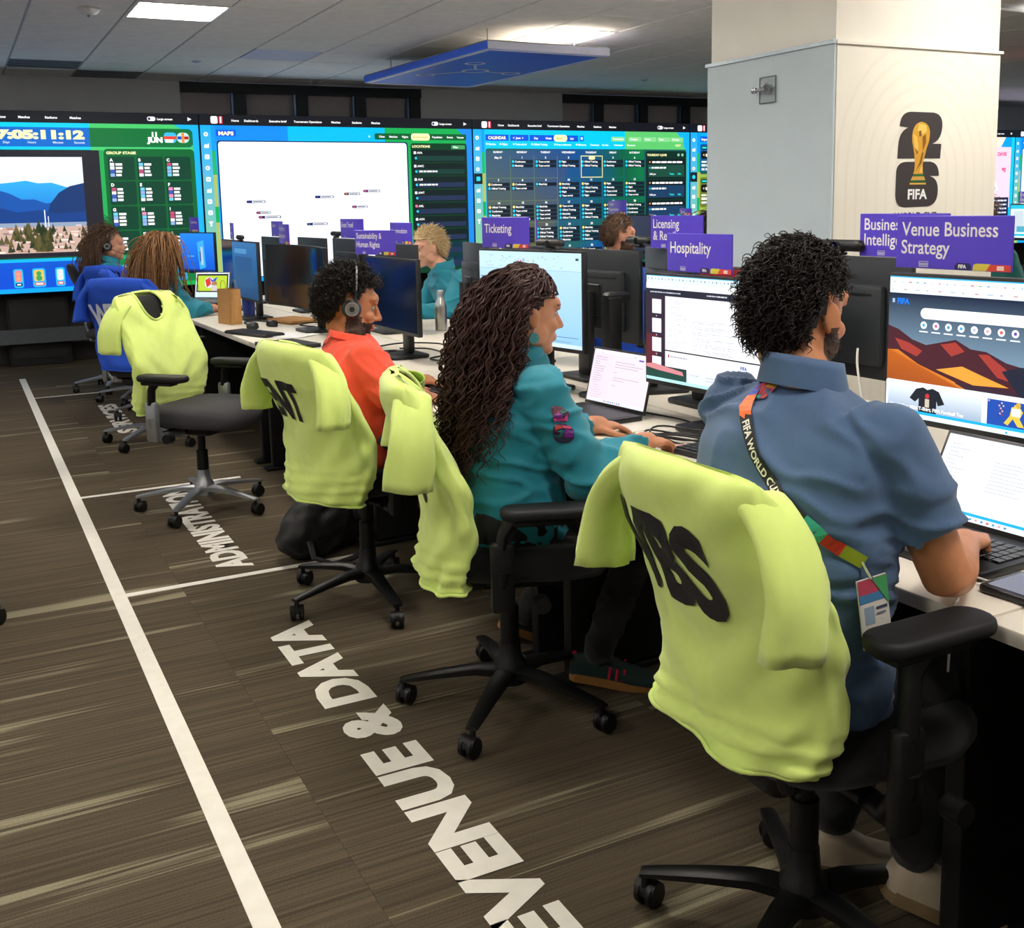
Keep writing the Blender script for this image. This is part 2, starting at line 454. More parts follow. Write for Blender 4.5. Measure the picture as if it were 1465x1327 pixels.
# hanging blue panel with a node symbol
BLUEP = mat('blue_ceiling_panel', '#3d72ff', 0.5, var=0.03)
LILAC = mat('lilac_border_lit_edge', '#dfe3ff', 0.45, var=0.03)
HP = thing('hanging_panel', 'blue hanging ceiling panel with lilac border and a four circle node symbol', 'panel', (4.12, 8.54, 2.60), radians(3))
m = MB(); m.rbox((0, 0, 0.03), (1.12, 2.34, 0.06), 0.008); m.build('panel_body', BLUEP, HP)
m = MB(); m.box((0, 0, 0.064), (1.10, 2.32, 0.008)); m.build('added_bounce_plate', mat('added_bounce_plate', '#9a948a', .8), HP, smooth=0)  # unseen grey plate added on top to cut blue bounce onto the ceiling
m = MB()
for sx in (-1, 1):
    m.box((sx*0.53, 0, -0.002), (0.045, 2.33, 0.004)); m.box((0, sx*1.145, -0.002), (1.10, 0.045, 0.004))
m.box((0, -1.172, 0.03), (1.10, 0.006, 0.055))  # near side painted lilac to show the ceiling light falling on it
m.build('border', LILAC, HP, smooth=0)
m = MB()
def ringz(c, r, t):
    n = 20; vs = []
    for z in (-0.001, -0.004):
        for rr in (r, r-t): vs += [(c[0]+rr*cos(2*pi*k/n), c[1]+rr*sin(2*pi*k/n), z) for k in range(n)]
    fs = []
    for k in range(n):
        k2 = (k+1) % n
        fs.append((2*n+k, 3*n+k, 3*n+k2, 2*n+k2)); fs.append((k, k2, 2*n+k2, 2*n+k)); fs.append((n+k2, n+k, 3*n+k, 3*n+k2))
    m.add(vs, fs)
cc = (-.02, .0); nodes = [((-.25, -.42), .085), ((-.30, .40), .085), ((.36, .05), .085)]
ringz(cc, .12, .025)
for (q, r) in nodes:
    ringz(q, r, .022)
    d = V((q[0]-cc[0], q[1]-cc[1], 0)); l = d.length; d.normalize()
    p0 = V((cc[0], cc[1], -.0025))+d*.115; p1 = V((q[0], q[1], -.0025))-d*(r-.005)
    m.box((p0+p1)/2, ((p1-p0).length, .022, .003), rz=math.atan2(d.y, d.x))
m.build('node_symbol', LILAC, HP, smooth=0)
for sx, sy in ((-.4, -.9), (.4, -.9), (-.4, .9), (.4, .9)):
    m = MB(); m.cyl((sx, sy, .06), (sx, sy, ZC-2.60), .004, n=6); m.build('hanger_wire', GRID, HP)

# ---- pillar
PILW = mat('pillar_paint', '#f3efe4', 0.75, var=0.02, vscale=5)
PX, PY, PW, PD = 3.648, 3.80, 1.087, 0.907
pil = thing('pillar', 'square white pillar with glass board and printed black twenty six emblem', 'pillar', (PX, PY, 0))
m = MB(); m.box((PW/2, PD/2, ZC/2), (PW, PD, ZC)); m.build('shaft', PILW, pil, smooth=0)
GLASSB = mat('back_painted_glass', '#c9d6dc', 0.08, var=0.02, vscale=4, spec=0.6)
m = MB(); m.box((-0.012, PD/2, 1.30), (0.012, PD+0.02, 1.70)); m.build('glass_board', GLASSB, pil, smooth=0)
RAIL = mat('board_rail', '#b9c4cc', 0.3, 0.5)
m = MB(); m.box((-0.016, PD/2, 2.158), (0.03, PD+0.03, 0.018)); m.build('board_rail', RAIL, pil, smooth=0)
m = MB(); m.box((PW/2, -0.012, 2.155), (PW+0.02, 0.02, 0.014)); m.build('board_rail', PILW, pil, smooth=0)
WRAP = mat('printed_wall_wrap', '#f7f3e6', 0.5, var=0.015, vscale=3)
m = MB(); m.box((PW/2, -0.006, 1.30), (PW, 0.010, 1.70)); m.build('wall_wrap', WRAP, pil, smooth=0)
# clear lock box on the glass
CLR = mat('clear_acrylic', '#c9d4d8', 0.1, alpha=0.35)
CHROME = mat('chrome', '#c8c8c8', 0.15, 1.0)
m = MB(); m.box((-0.022, 0.430, 1.987), (0.006, 0.115, 0.125)); m.build('lock_plate', CLR, pil, smooth=0)
m = MB()
for a, b in (((-.027, .372, 1.925), (-.027, .372, 2.049)), ((-.027, .488, 1.925), (-.027, .488, 2.049)), ((-.027, .372, 2.049), (-.027, .488, 2.049)), ((-.027, .372, 1.925), (-.027, .488, 1.925))):
    m.cyl(a, b, .0025, n=6)
m.build('lock_frame', mat('dark_trim', '#555a5e', .5), pil)
m = MB(); m.cyl((-.025, .415, 1.987), (-.05, .415, 1.987), .026); m.cyl((-.05, .415, 1.987), (-.052, .490, 1.988), .012, .008); m.rbox((-.052, .500, 1.988), (.02, .03, .028), .006)
m.build('lock', CHROME, pil)
# emblem on the front wrap
K = '#3b3638'
A = Art(1249, 1327)
A.poly(qpath([(345, 250), (350, 90, 470, 88), (720, 90), (830, 105, 825, 240), (822, 390, 720, 435), (820, 437), (812, 600), (330, 600), (335, 480), (338, 300, 440, 262)]), K)
A.poly(qpath([(320, 1000), (322, 740), (335, 640, 430, 638), (700, 635), (805, 650, 805, 795), (700, 797), (800, 820, 800, 965), (800, 1120, 690, 1137), (420, 1143), (320, 1130, 320, 1000)]), K)
A.poly(qpath([(590, 195), (670, 205, 685, 300), (690, 400, 655, 480), (630, 590, 618, 650), (612, 720, 622, 772), (512, 772), (530, 720, 525, 640), (520, 570, 505, 480), (480, 400, 490, 320), (505, 205, 590, 195)]), '#d9a233')
for p, c in (([(560, 215), (640, 230), (650, 300), (600, 330), (545, 290)], '#f2cf6a'), ([(500, 330), (540, 360), (560, 470), (545, 560), (515, 460)], '#f0c45a'), ([(600, 360), (640, 330), (645, 420), (610, 520)], '#8a5a1c'), ([(620, 520), (600, 650), (540, 740), (530, 760), (580, 640), (600, 540)], '#7a4d18'), ([(560, 300), (585, 290), (590, 350), (565, 360)], '#7b531d'), ([(520, 480), (560, 530), (540, 560)], '#8f601f'), ([(600, 680), (615, 700), (612, 760), (580, 750)], '#efc768')):
    A.poly(p, c)
A.poly([(512, 772), (622, 772), (632, 800), (502, 800)], '#2f6b3a'); A.poly([(502, 800), (632, 800), (648, 842), (482, 842)], '#cfa14a')
A.poly([(482, 842), (648, 842), (655, 872), (474, 872)], '#1f5a38'); A.poly([(472, 872), (655, 872), (657, 890), (470, 890)], '#e0b24c')
A.textw('FIFA', 455, 1050, 105, 218, '#ffffff', 0.035)
A.textw('WORLD CUP', 312, 1268, 66, 478, '#1d1b1c', 0.02)
mpp = 1.087/ (1425-1193)            # metres per photo pixel across the face
s = mpp/7.806*1.0
A.build('emblem', frame((0.197, -0.0125, 1.893), (1, 0, 0), (0, 0, 1)), 1249*s, 1327*s*.715, PRINT, pil, gap=0.00015, clip=False)
# faint contour lines printed on the wrap
A = Art(100, 150)
for k in range(7):
    r = 16+k*6
    pts = []
    for q in range(15):
        a = pi+pi*q/14; pts.append((52+r*cos(a), 52+r*1.1*sin(a)))
    pts = [(52-r, 150)]+pts+[(52+r, 150)]
    for a, b in zip(pts, pts[1:]): A.line(a[0], a[1], b[0], b[1], 1.6, '#f4efe1', step=False)
A.lay = 0
A.build('contour_print', frame((0.005, -0.0118, 2.14), (1, 0, 0), (0, 0, 1)), PW-.01, 1.66, PRINT, pil, clip=True)

# ---- floor tape and floor words
TAPEM = mat('white_floor_tape', '#e9e6dc', 0.6, var=0.04, vscale=20)
def tape(x0, y0, x1, y1, lb):
    m = MB(); m.box(((x0+x1)/2, (y0+y1)/2, 0.0009), (abs(x1-x0), abs(y1-y0), 0.0014)); return tag(m.build('floor_tape', TAPEM, smooth=0), lb, 'tape')
tape(0.425, 0.6, 0.477, 10.5, 'long white tape line running along the aisle floor')
tape(0.477, 4.185, 1.42, 4.222, 'short white cross tape just before the ADMINISTRATION floor lettering')
tape(0.477, 5.815, 1.3, 5.85, 'short white cross tape under the chair with the silver base')
tape(0.477, 9.30, 1.0, 9.33, 'farthest short white cross tape near the blue shirt chairs')
def floor_word(t, y0, y1, xt, xb, lb, bold=0.05):
    """vinyl letters: the word is the thing, each letter a part; letters read away from the camera"""
    root = thing('floor_lettering', lb, 'lettering', (xb, y0, 0))
    full = text_tris(t, bold)[2]; k = (y1-y0)/(full[1]-full[0]); h = xb-xt
    for i, ch in enumerate(t):
        if ch == ' ': continue
        pre = text_tris(t[:i+1], bold)[2][1]
        vs, fs, bb = text_tris(ch, bold)
        off = pre-bb[1]-full[0]
        m = MB()
        m.add([(-v[1]/0.69*h, (v[0]+off)*k, 0.0016) for v in vs], fs)
        m.build('letter_'+('ampersand' if ch == '&' else ch.lower()), TAPEM, root, smooth=0)
    return root
floor_word('REVENUE & DATA', 1.53, 3.60, .862, 1.005, 'large white floor lettering reading REVENUE & DATA')
floor_word('ADMINISTRATION', 4.30, 5.74, .86, .985, 'white floor lettering reading ADMINISTRATION below the silver based chair')
floor_word('SERVICES', 7.45, 8.68, .885, 1.0, 'white floor lettering reading SERVICES near the blue shirt chairs')

# ---- video wall
BEZ = mat('screen_bezel', '#0d0f12', 0.4)
def icons(A, x, y0, col='#f4f8ff', n=9, step=10.9):
    for k in range(n):
        y = y0+k*step
        if k in (0, 3): A.circ(x, y, 2.3, col, 8); A.circ(x, y, 1, '#5fa0e0', 6)
        elif k in (2, 4, 6, 7): A.rrect(x-2.3, y-2.3, 4.6, 4.6, .8, col); A.rect(x-.9, y-.3, 1.8, 1, '#7fb8d8')
        elif k == 8: A.poly([(x-2.4, y-2.4), (x+2.4, y-2.4), (x+.5, y+.6), (x+1.2, y+2.5), (x-1.2, y+2.5), (x-.5, y+.6)], col)
        else: A.poly([(x-2.4, y+2.3), (x-2.2, y-.5), (x-.4, y-1.6), (x+.6, y-.6), (x+2.4, y-2.4), (x+2.4, y+2.3)], col)
def words(A, x, y, w, h, col):
    """a line of tiny unreadable print: word-sized dashes"""
    xe = x+w
    while x < xe:
        l = min(random.uniform(1.6, 4.0)*h, xe-x)
        A.rect(x, y-h, l, h, col, step=False); x += l+h*0.45
def header(A):
    A.rect(0, 0, 303, 10.6, '#14161d')
    A.rrect(11, 1.6, 7, 7.4, 1.6, '#f2f2f6'); A.rect(19.3, 1.6, 3.6, 7.4, '#e83a52'); A.rect(20.4, 2.2, 1.3, 6, '#ffffff')
    for x, t in ((32, 'Home'), (45, 'Dashboards'), (71, 'Executive brief'), (97, 'Tournament Operations'), (138, 'Matches'), (161, 'Stadiums'), (183, 'Matches')):
        A.text(t, x, 6.7, 2.1, '#ffffff', .03)
    A.rrect(254, 3.2, 8, 4.2, 2.0, '#f4f0fa'); A.circ(256, 5.3, 1.4, '#3c3550', 8); A.text('Large screen', 263.5, 6.4, 2.0, '#ffffff', .03)
    A.poly([(293, 3.2), (297, 5.2), (293, 7.0)], '#e6e8f4')
def bgpoly(A, sets):
    for pts, col in sets: A.poly(pts, col)
def screen1():
    A = Art(303, 170, '#0a6a38'); 
    A.rect(0, 10.6, 199.8, 25, '#00c8f0'); A.rect(199.8, 10.6, 104, 130, '#45c46a'); 
    A.poly([(279, 10.6), (303, 10.6), (303, 140), (297, 140), (297, 30), (292, 18)], '#12aef0')
    A.poly([(203, 36), (211, 36), (211, 100), (211, 140), (203, 140)], '#1fa552')
    A.rect(203, 100, 8.5, 40, '#0f7c4a')
    A.rrect(-5, 14.8, 302, 18, 4, ['#0a66c4']*5+['#0a66c4']*5+['#0a66c4']*10)
    A.poly([(199.6, 14.8), (293, 14.8), (297, 18), (297, 30), (293, 32.7), (199.6, 32.7)], '#0b6e36')
    header(A)
    A.textw('7:05:11:12', 118, 25.2, 7.2, 77, '#f7f3b8', .07)
    for x, t in ((126, 'Days'), (148, 'Hours'), (171, 'Minutes'), (190, 'Seconds')): A.text(t, x, 29.8, 2.0, '#cfe0ff', .02, 1, 'c')
    A.text('11', 260, 22.6, 4.2, '#ffffff', .07, 1.1, 'c'); A.text('JUN', 260, 28, 4.6, '#ffffff', .07, 1.2, 'c')
    A.rrect(269, 18.4, 12, 10, 3, '#38b8f0'); A.rect(269, 22, 12, 3, '#e8432f'); A.rect(270, 25, 8, 3.2, '#f4f2e8'); A.rrect(281.5, 18.4, 12, 10, 4.5, '#bfeeea'); A.rect(286, 18.6, 2.8, 9.6, '#ff8a3a'); A.rect(282, 22, 4, 3, '#1248c8'); A.rect(288.8, 22, 4.2, 3, '#b01818')
    # landscape picture in a dark frame
    A.rect(-5, 36, 212, 101, '#20202a')
    A.rect(0, 42.5, 191, 90, ('#eaf6fb', '#bfe4f6'))
    for x, y, w in ((120, 50, 22), (150, 47, 30), (170, 54, 20), (135, 60, 40), (60, 52, 50)): A.circ(x, y, w*.6, '#ffffff', 14, ry=3)
    A.poly([(0, 70), (118, 67), (128, 66), (140, 64.5), (150, 67), (162, 66.5), (176, 71), (191, 70), (191, 95), (0, 95)], ['#2fa6e8']*8+['#1878d4']*2)
    A.poly([(0, 74), (118, 74), (124, 76), (135, 82), (146, 82), (156, 86), (170, 84), (191, 86), (191, 100), (0, 100)], '#1452a8')
    A.poly([(155, 100), (160, 86), (168, 76), (178, 70), (191, 67), (191, 104), (155, 104)], '#12366e')
    A.poly([(0, 90), (118, 90), (130, 94), (150, 92), (165, 96), (191, 94), (191, 106), (0, 106)], '#123f86')
    A.rect(0, 104, 191, 28.5, '#c9aa9c')
    A.rect(0, 104, 191, 4, '#8fa0b8')
    rnd = random.Random(3)
    for k in range(70):
        x = rnd.uniform(100, 190); y = rnd.uniform(106, 131); A.rect(x, y, rnd.uniform(2, 9), rnd.uniform(.8, 2.2), rnd.choice(['#f2d8cf', '#e8b9a8', '#fff3ee', '#b98a78', '#8f7a7c']), step=False)
    A.lay += 1
    for k in range(150):
        x = rnd.choice([rnd.uniform(100, 190), rnd.gauss(148, 10)]); y = rnd.uniform(112, 132); hh = rnd.uniform(3, 9)*(1.3 if 136 < x < 158 else 1)
        A.poly([(x-hh*.3, y), (x, y-hh), (x+hh*.3, y)], rnd.choice(['#4a4a2c', '#38402a', '#5c5634', '#2b3424', '#6a5f3a']), step=False)
    A.lay += 1; A.rect(153.5, 92, 1, 16, '#e8eef6'); A.rect(156.5, 98, .7, 10, '#dfe8f2')
    # groups
    A.rrect(211, 34.6, 86.5, 105, 4, '#06622f')
    A.text('GROUP STAGE', 213.5, 39.6, 2.4, '#f2f0b0', .05, 1.2); A.text('>', 238, 39.6, 2.2, '#ffffff')
    for r in range(4):
        for c in range(3):
            x = 214.4+c*27; y = 42+r*24
            A.rrect(x, y, 25, 22.6, 1.5, '#053f2c')
            A.text('ABCDEFGHIJKL'[r*3+c], x+1.6, y+4.6, 2.8, '#ffffff', .05)
            for k in range(4):
                A.rect(x+1.8, y+6+k*3.4, 4, 3.0, rnd.choice(['#e88ab8', '#c04a72', '#8fb0ea', '#e9e9f4', '#6fc8ea', '#3a56b8']), step=False)
                A.rect(x+7, y+6.4+k*3.4, rnd.uniform(5, 7), 2.2, '#f4f4f4', step=False)
            A.lay += 1
    # lower strip
    A.rect(-5, 138, 308, 3, '#12b0f4'); A.poly([(188, 137.6), (303, 137.6), (303, 140), (185, 140.4)], '#12a05c')
    A.poly([(-5, 141), (206, 141), (206, 170), (-5, 170)], ['#0a50d8', '#0a56c8', '#0a50d8', '#0844d0'])
    A.rect(206, 141, 97, 29, '#0c7a3a'); A.rect(-5, 165.8, 308, 4.2, '#0aa0f4'); A.rect(206, 165.8, 97, 4.2, '#17a84a')
    cols = [('#f27a7a', '#f0d070'), ('#f4808a', '#f4a070'), ('#e8c050', '#38a060'), ('#bff0ea', '#f4d8d8')]
    for k, x in enumerate((98, 122, 138.6, 159)):
        w = 8.6 if k != 2 else 11.6
        A.rrect(x, 147, w, 18, 2, '#28b0f4'); A.rrect(x+1.4, 148.6, w-2.8, 10.6, 1.6, cols[k][0]); A.circ(x+w/2, 152, w*.2, cols[k][1], 10); A.circ(x+w/2, 156.4, w*.24, cols[k][1], 10)
        A.rrect(x+1.2, 160.4, w-2.4, 3, 1.4, '#101a5a' if k < 2 else '#e05a48'); A.rect(x+2.6, 161.2, w-5.2, 1.3, '#ffffff')
    for x in (220, 238, 256, 274): A.rrect(x, 147, 9, 18, 2, '#28b0f4'); A.rrect(x+1.4, 148.6, 6.2, 10.6, 1.6, '#f0e0e4'); A.rect(x+2, 161, 5, 1.6, '#ffffff')
    return A
def left_rail(A):
    A.rect(0, 10.6, 10.5, 160, ('#12a8f6', '#8ec864')); A.rect(10.5, 10.6, 3.8, 26, '#0a96f4'); A.rect(10.5, 36, 3.8, 26, '#1fae62'); A.rect(10.5, 60, 3.8, 32, '#a8b85e'); A.rect(10.5, 92, 3.8, 18, '#12a45a'); A.rect(10.5, 108, 3.8, 62, '#a8b85e')
def screen2():
    A = Art(303, 170, '#0aa0f4')
    A.rect(0, 10.6, 110, 18, '#0a88f0'); A.rect(90, 10.6, 110, 16, '#00b8f0'); A.rect(198, 10.6, 105, 160, '#17a650')
    A.poly([(285, 10.6), (303, 10.6), (303, 170), (296, 170), (296, 26), (290, 16)], '#1a86f2')
    left_rail(A); header(A); icons(A, 5.4, 19.6, step=11.2)
    A.rrect(15.6, 15, 20, 6.4, .8, '#0a50d8'); A.textw('MAPS', 18, 20.3, 3.6, 15.5, '#f6f2c0', .05)
    A.rrect(15.6, 25.6, 209, 140, 3.5, '#0d2a5a'); A.rrect(17, 26.8, 206, 138, 3, '#f7fbff')
    for x, y, w, c in ((42.7, 86.3, 20, '#2e3c8e'), (52.3, 97.7, 15.4, '#c84a6a'), (54.4, 102.4, 24, '#c84a6a'), (116, 82.4, 21, '#2e3c8e'), (105.8, 110.8, 23, '#2e6c9e'), (148.5, 79.6, 18.5, '#c8704a'), (170.5, 76.8, 19.5, '#c84a8a'), (157, 93.5, 18, '#c84a8a')):
        A.rrect(x, y, w, 2.8, 1.3, '#20244a'); A.rrect(x+w*.28, y+.4, w*.68, 2.0, .9, '#e8eaf4'); A.rect(x+1.2, y+.6, 2.6, 1.6, c); A.rect(x+w*.34, y+1, w*.5, .8, '#50566e')
    A.rrect(186, 16.6, 110, 6.6, 1.5, '#0a5a2e'); A.rrect(228.6, 16.2, 22.5, 7.6, 3, '#f4f0b4')
    for x, t in ((191, 'Cities'), (203, 'Matches'), (218, 'Flights'), (254, 'Population'), (272, 'Events'), (284, 'Venues')): A.text(t, x, 21, 2, '#ffffff', .03)
    A.text('Accommodation', 231, 21, 1.9, '#b8a848', .02)
    A.circ(180, 20, 1.1, '#d8f4ff', 8)
    A.rrect(227.6, 26.8, 68.6, 150, 3, '#063a22'); A.text('LOCATIONS', 229.6, 31.4, 2.4, '#f0ecb0', .05, 1.1)
    A.rrect(277, 28.6, 17, 4.4, .8, '#3f9a5a'); A.text('Filter', 279.5, 31.8, 2, '#ffffff', .03)
    for k in range(9):
        y = 34+k*14.6
        A.rect(229, y, 66, 13.2, '#0c1d1e' if k < 7 else '#0a3040'); A.rect(234, y+6.4, 59, 5.4, '#123a34' if k < 2 else '#20304e')
        A.rrect(231, y+1.6, 3, 3, .6, '#e0e6f0' if k != 4 else '#e86a92'); A.text(('AVA', 'AWC', 'AUS', 'AWT', 'AXL', 'AYH', 'BRA', 'CAN', 'CIV')[k], 235, y+4.2, 2.2, '#ffffff', .03)
        A.circ(233.6, y+9, 1.5, '#28c8e0', 8)
        if k in (1, 2, 6): words(A, 237, y+9.8, 22, 1.8, '#ffffff')
    return A
def screen3():
    A = Art(303, 170, '#00c4f4')
    A.poly([(206, 10.6), (303, 10.6), (303, 170), (206, 170)], '#5cc46c'); A.poly([(283, 10.6), (303, 10.6), (303, 170), (299, 170), (299, 40), (292, 20)], '#12aef4')
    left_rail(A); header(A); icons(A, 5, 20, step=11.8)
    A.rect(0, 60, 10.5, 12, '#15232e'); A.rrect(2.8, 63.6, 5, 5, 1, '#28d0f0')
    A.rrect(15.4, 16.2, 30, 7, .8, '#0a54d4'); A.textw('CALENDAR', 19, 21.4, 3.2, 23, '#f6f2c0', .04)
    A.rect(47.4, 16.2, 24, 7, '#0a54d4'); A.text('<  June  >', 51, 21, 2.4, '#ffffff', .03)
    A.rect(73, 16.2, 66, 7, '#0a54d4'); A.text('Day', 79, 21, 2.3, '#ffffff', .03); A.text('Week', 94, 21, 2.3, '#ffffff', .03)
    A.rrect(105.4, 15.6, 18.4, 8, 3.6, '#f6f2b8'); A.text('Month', 109.5, 20.8, 2.2, '#b8aa52', .03); A.text('List', 128, 21, 2.3, '#ffffff', .03)
    A.rrect(141, 16.4, 6, 6.4, .8, '#0a6ae0'); A.rect(142.6, 18, 2.8, 3, '#c8ecff')
    for x, t in ((186, 'Tournament'), (211, 'Category'), (233, 'Venue'), (254, 'Team'), (274, 'All areas')): A.rrect(x, 17.2, 19, 5.4, 1, '#86d48c'); A.text(t, x+2, 20.8, 2.1, '#ffffff', .03)
    x = 16
    for t in ('Matches', 'Flights', 'Team arrival', 'Official Training', 'Press conference', 'Milestone'):
        A.rect(x, 26, 1.8, 1.8, '#eafcff'); A.text(t, x+3, 28, 2, '#eafcff', .03); x += 8+len(t)*1.35
    for t in ('Ceremony', 'Fan fest', 'Volunteers', 'Broadcast'): A.text(t, x, 28, 2, '#eafcff', .03); x += 6+len(t)*1.35
    A.text('RESET', 281, 28, 2.2, '#f0ecb0', .04)
    A.rrect(15, 32, 283, 148, 3, '#1e5a54')
    # calendar body colour field
    A.poly([(15, 35), (130, 32), (125, 95), (100, 170), (15, 170)], ['#3a5a72', '#1a4a88', '#4a6242', '#5e5a2c', '#62602e'])
    A.poly([(130, 32), (200, 32), (190, 110), (160, 170), (95, 170), (110, 100)], ['#164c90', '#0d5a48', '#0a5a52', '#0a50b8', '#2a5a60', '#2c5c58'])
    A.poly([(200, 32), (233, 32), (233, 170), (150, 170), (185, 110)], ['#0b5c40', '#0d7a44', '#0a5e3c', '#0a46b4', '#0a5a48'])
    days = ['SUNDAY', 'MONDAY', 'TUESDAY', 'WEDNESDAY', 'THURSDAY', 'FRIDAY', 'SATURDAY']
    rnd = random.Random(5)
    for c in range(7):
        x0 = 16+c*31.2
        A.text(days[c], x0+15, 37, 2.1, '#ffffff', .03, 1, 'c')
        for r in range(5):
            y0 = 39.8+r*26
            A.rect(x0+30.6, y0, .4, 26, '#6f8a4a' if c < 3 else '#1a6aa0', step=False)
            A.rect(x0, y0+25.7, 31, .4, '#6f8a4a' if c < 3 else '#1a6a70', step=False)
        A.lay += 1
        for r in range(5):
            y0 = 39.8+r*26
            if r == 0 and c == 0: A.text('May 31', x0+15, y0+3.6, 2.3, '#ffffff', .03, 1, 'c'); continue
            n = r*7+c
            if not (r == 0 and c == 4): A.text(str(n), x0+15, y0+3.4, 2.3, '#ffffff', .04, 1, 'c')
            cnt = 2 if r == 0 or (r == 1 and c < 2) else (1 if (r == 1 and c == 2) else 4)
            for k in range(cnt):
                A.rect(x0+1, y0+5+k*4.6, 28.4, 4.1, '#12202e'); A.circ(x0+3, y0+7+k*4.6, 1.7, '#28c8ea' if not (r > 0 and k == 0 and c != 2) else '#f0e07a', 8)
                A.text(rnd.choice(['Matchday', 'Team arrival', 'Official Training', 'Flight', 'Conference']), x0+5.5, y0+8+k*4.6, 2.0, '#ffffff', .03)
    x0 = 16+4*31.2
    for a in ((x0, 39.8, 30.6, .9), (x0, 64.8, 30.6, .9), (x0, 39.8, .9, 25.6), (x0+29.8, 39.8, .9, 25.6)): A.rect(*a, '#f0e8a0', step=False)
    A.lay += 1; A.rrect(x0+11, 40.6, 9, 4, 1.9, '#f4ecb0')
    A.rrect(234, 34, 62, 140, 3, '#0c2e26'); A.text('THURSDAY 4 JUNE', 236.5, 40, 2.4, '#f0ecb0', .05)
    A.circ(284, 38.6, 1.9, '#8ac0a0', 8); A.circ(290, 38.6, 1.9, '#8ac0a0', 8)
    for k in range(5):
        y = 44+k*25.4; A.rect(237, y, 57, 23, '#101c20'); A.rect(238, y+6.6, 55, 15, '#1c4a3c' if k < 1 else '#1c3c5e')
        words(A, 244, y+4.6, 46, 2.2, '#ffffff'); A.circ(240.5, y+3.4, 1.2, '#e8a060', 6); A.circ(240.5, y+10.4, 1.2, '#28c8e0', 6); words(A, 243, y+11.4, 22, 2.0, '#ffffff')
        A.text('3:00 pm', 240, y+19, 2.0, '#ffffff', .03); A.text('Team', 270, y+19, 2.2, '#28d8d0', .04); A.text('Info', 283, y+19, 2.2, '#28d8d0', .04)
    return A
def screen4():
    A = Art(303, 170, '#0aa6f4'); A.rect(206, 10.6, 97, 160, '#45c46a')
    A.rect(10, 60, 200, 50, '#98b04c'); A.rect(10, 110, 200, 60, '#3cb45c')
    left_rail(A); header(A); icons(A, 5, 20, step=11.8); A.rect(0, 60, 10.5, 12, '#15232e'); A.circ(5, 66, 2.6, '#28d0f0', 8)
    A.rrect(15, 15.3, 60, 7, .8, '#0a54d4'); A.text('Important dates', 17, 20.4, 3.0, '#f6f2c0', .04)
    for r in range(4):
        for c in range(4):
            x = 14.8+c*70; y = 24.4+r*42
            A.rrect(x, y, 66, 38, 3, ('#0a5cb0', '#14584a') if r == 0 else '#6a7a2c')
            A.rrect(x+2, y+2.4, 12, 5, 2, '#102434'); A.rect(x+3.4, y+3.8, 7, 2.2, '#28d8d0' if r != 2 else '#f05ab0')
            A.rrect(x+1.6, y+9, 60, 10, 3, '#16181c'); A.circ(x+6, y+14, 1.2, '#e8d070', 6); words(A, x+9, y+16, 44, 3.4, '#ffffff')
            words(A, x+2.4, y+23.6, 13, 2.0, '#ffffff'); words(A, x+2.4, y+28.4, 50, 2.8, '#ffffff'); words(A, x+2.4, y+33.4, 40, 2.8, '#d8dcf4')
    return A
def screen5():
    A = Art(303, 170, '#0aa0f0'); left_rail(A); header(A); icons(A, 5, 20)
    A.poly([(225, 10.6), (283, 10.6), (272, 26), (225, 26)], '#fbe6d8')
    A.rect(20, 25.2, 275.6, 90, '#f9d6ea'); A.rrect(20, 96, 240, 70, 3, '#1c2a52'); A.rect(258, 100, 36, 60, '#1a2448')
    A.text('DAVIS', 266, 38, 5, '#ee4c86', .05); A.text('90', 276, 62, 6, '#ee4c86', .06)
    A.poly([(222, 30), (232, 28), (270, 88), (262, 90)], '#ffffff'); A.poly([(226, 30), (229, 29), (266, 88), (263, 89)], '#c9b6e6')
    for k in range(8): words(A, 262, 106+k*6, 28, 2.4, '#e8ecff')
    A.poly([(296, 10.6), (303, 10.6), (303, 170), (296, 170)], '#10c8f0')
    return A
lbls = ['wide wall screen showing a countdown, a mountain picture and group tables', 'wide wall screen showing a white map page and a dark location list', 'wide wall screen showing a month calendar on blue, olive and green', 'wall screen showing dark date cards, half hidden by the pillar', 'wall screen with a pink picture just right of the pillar', 'farthest right wall screen cut by the picture edge']
arts = [screen1, screen2, screen3, screen4, screen5, screen2]
VY = 11.2
for k in range(6):
    x0 = -0.735+k*3.03
    t = thing('wall_screen', lbls[k], 'screen', (x0, VY, 0.72), 0, 'video wall screens')
    m = MB(); m.rbox((1.515, 0.05, 0.85), (3.024, 0.09, 1.706), 0.004, seg=1); m.build('screen_body', BEZ, t, smooth=0)
    arts[k]().build('display', frame((0.006, 0.0045, 1.70), (1, 0, 0), (0, 0, 1)), 3.012, 1.696, GLOW, t, gap=0.00006)
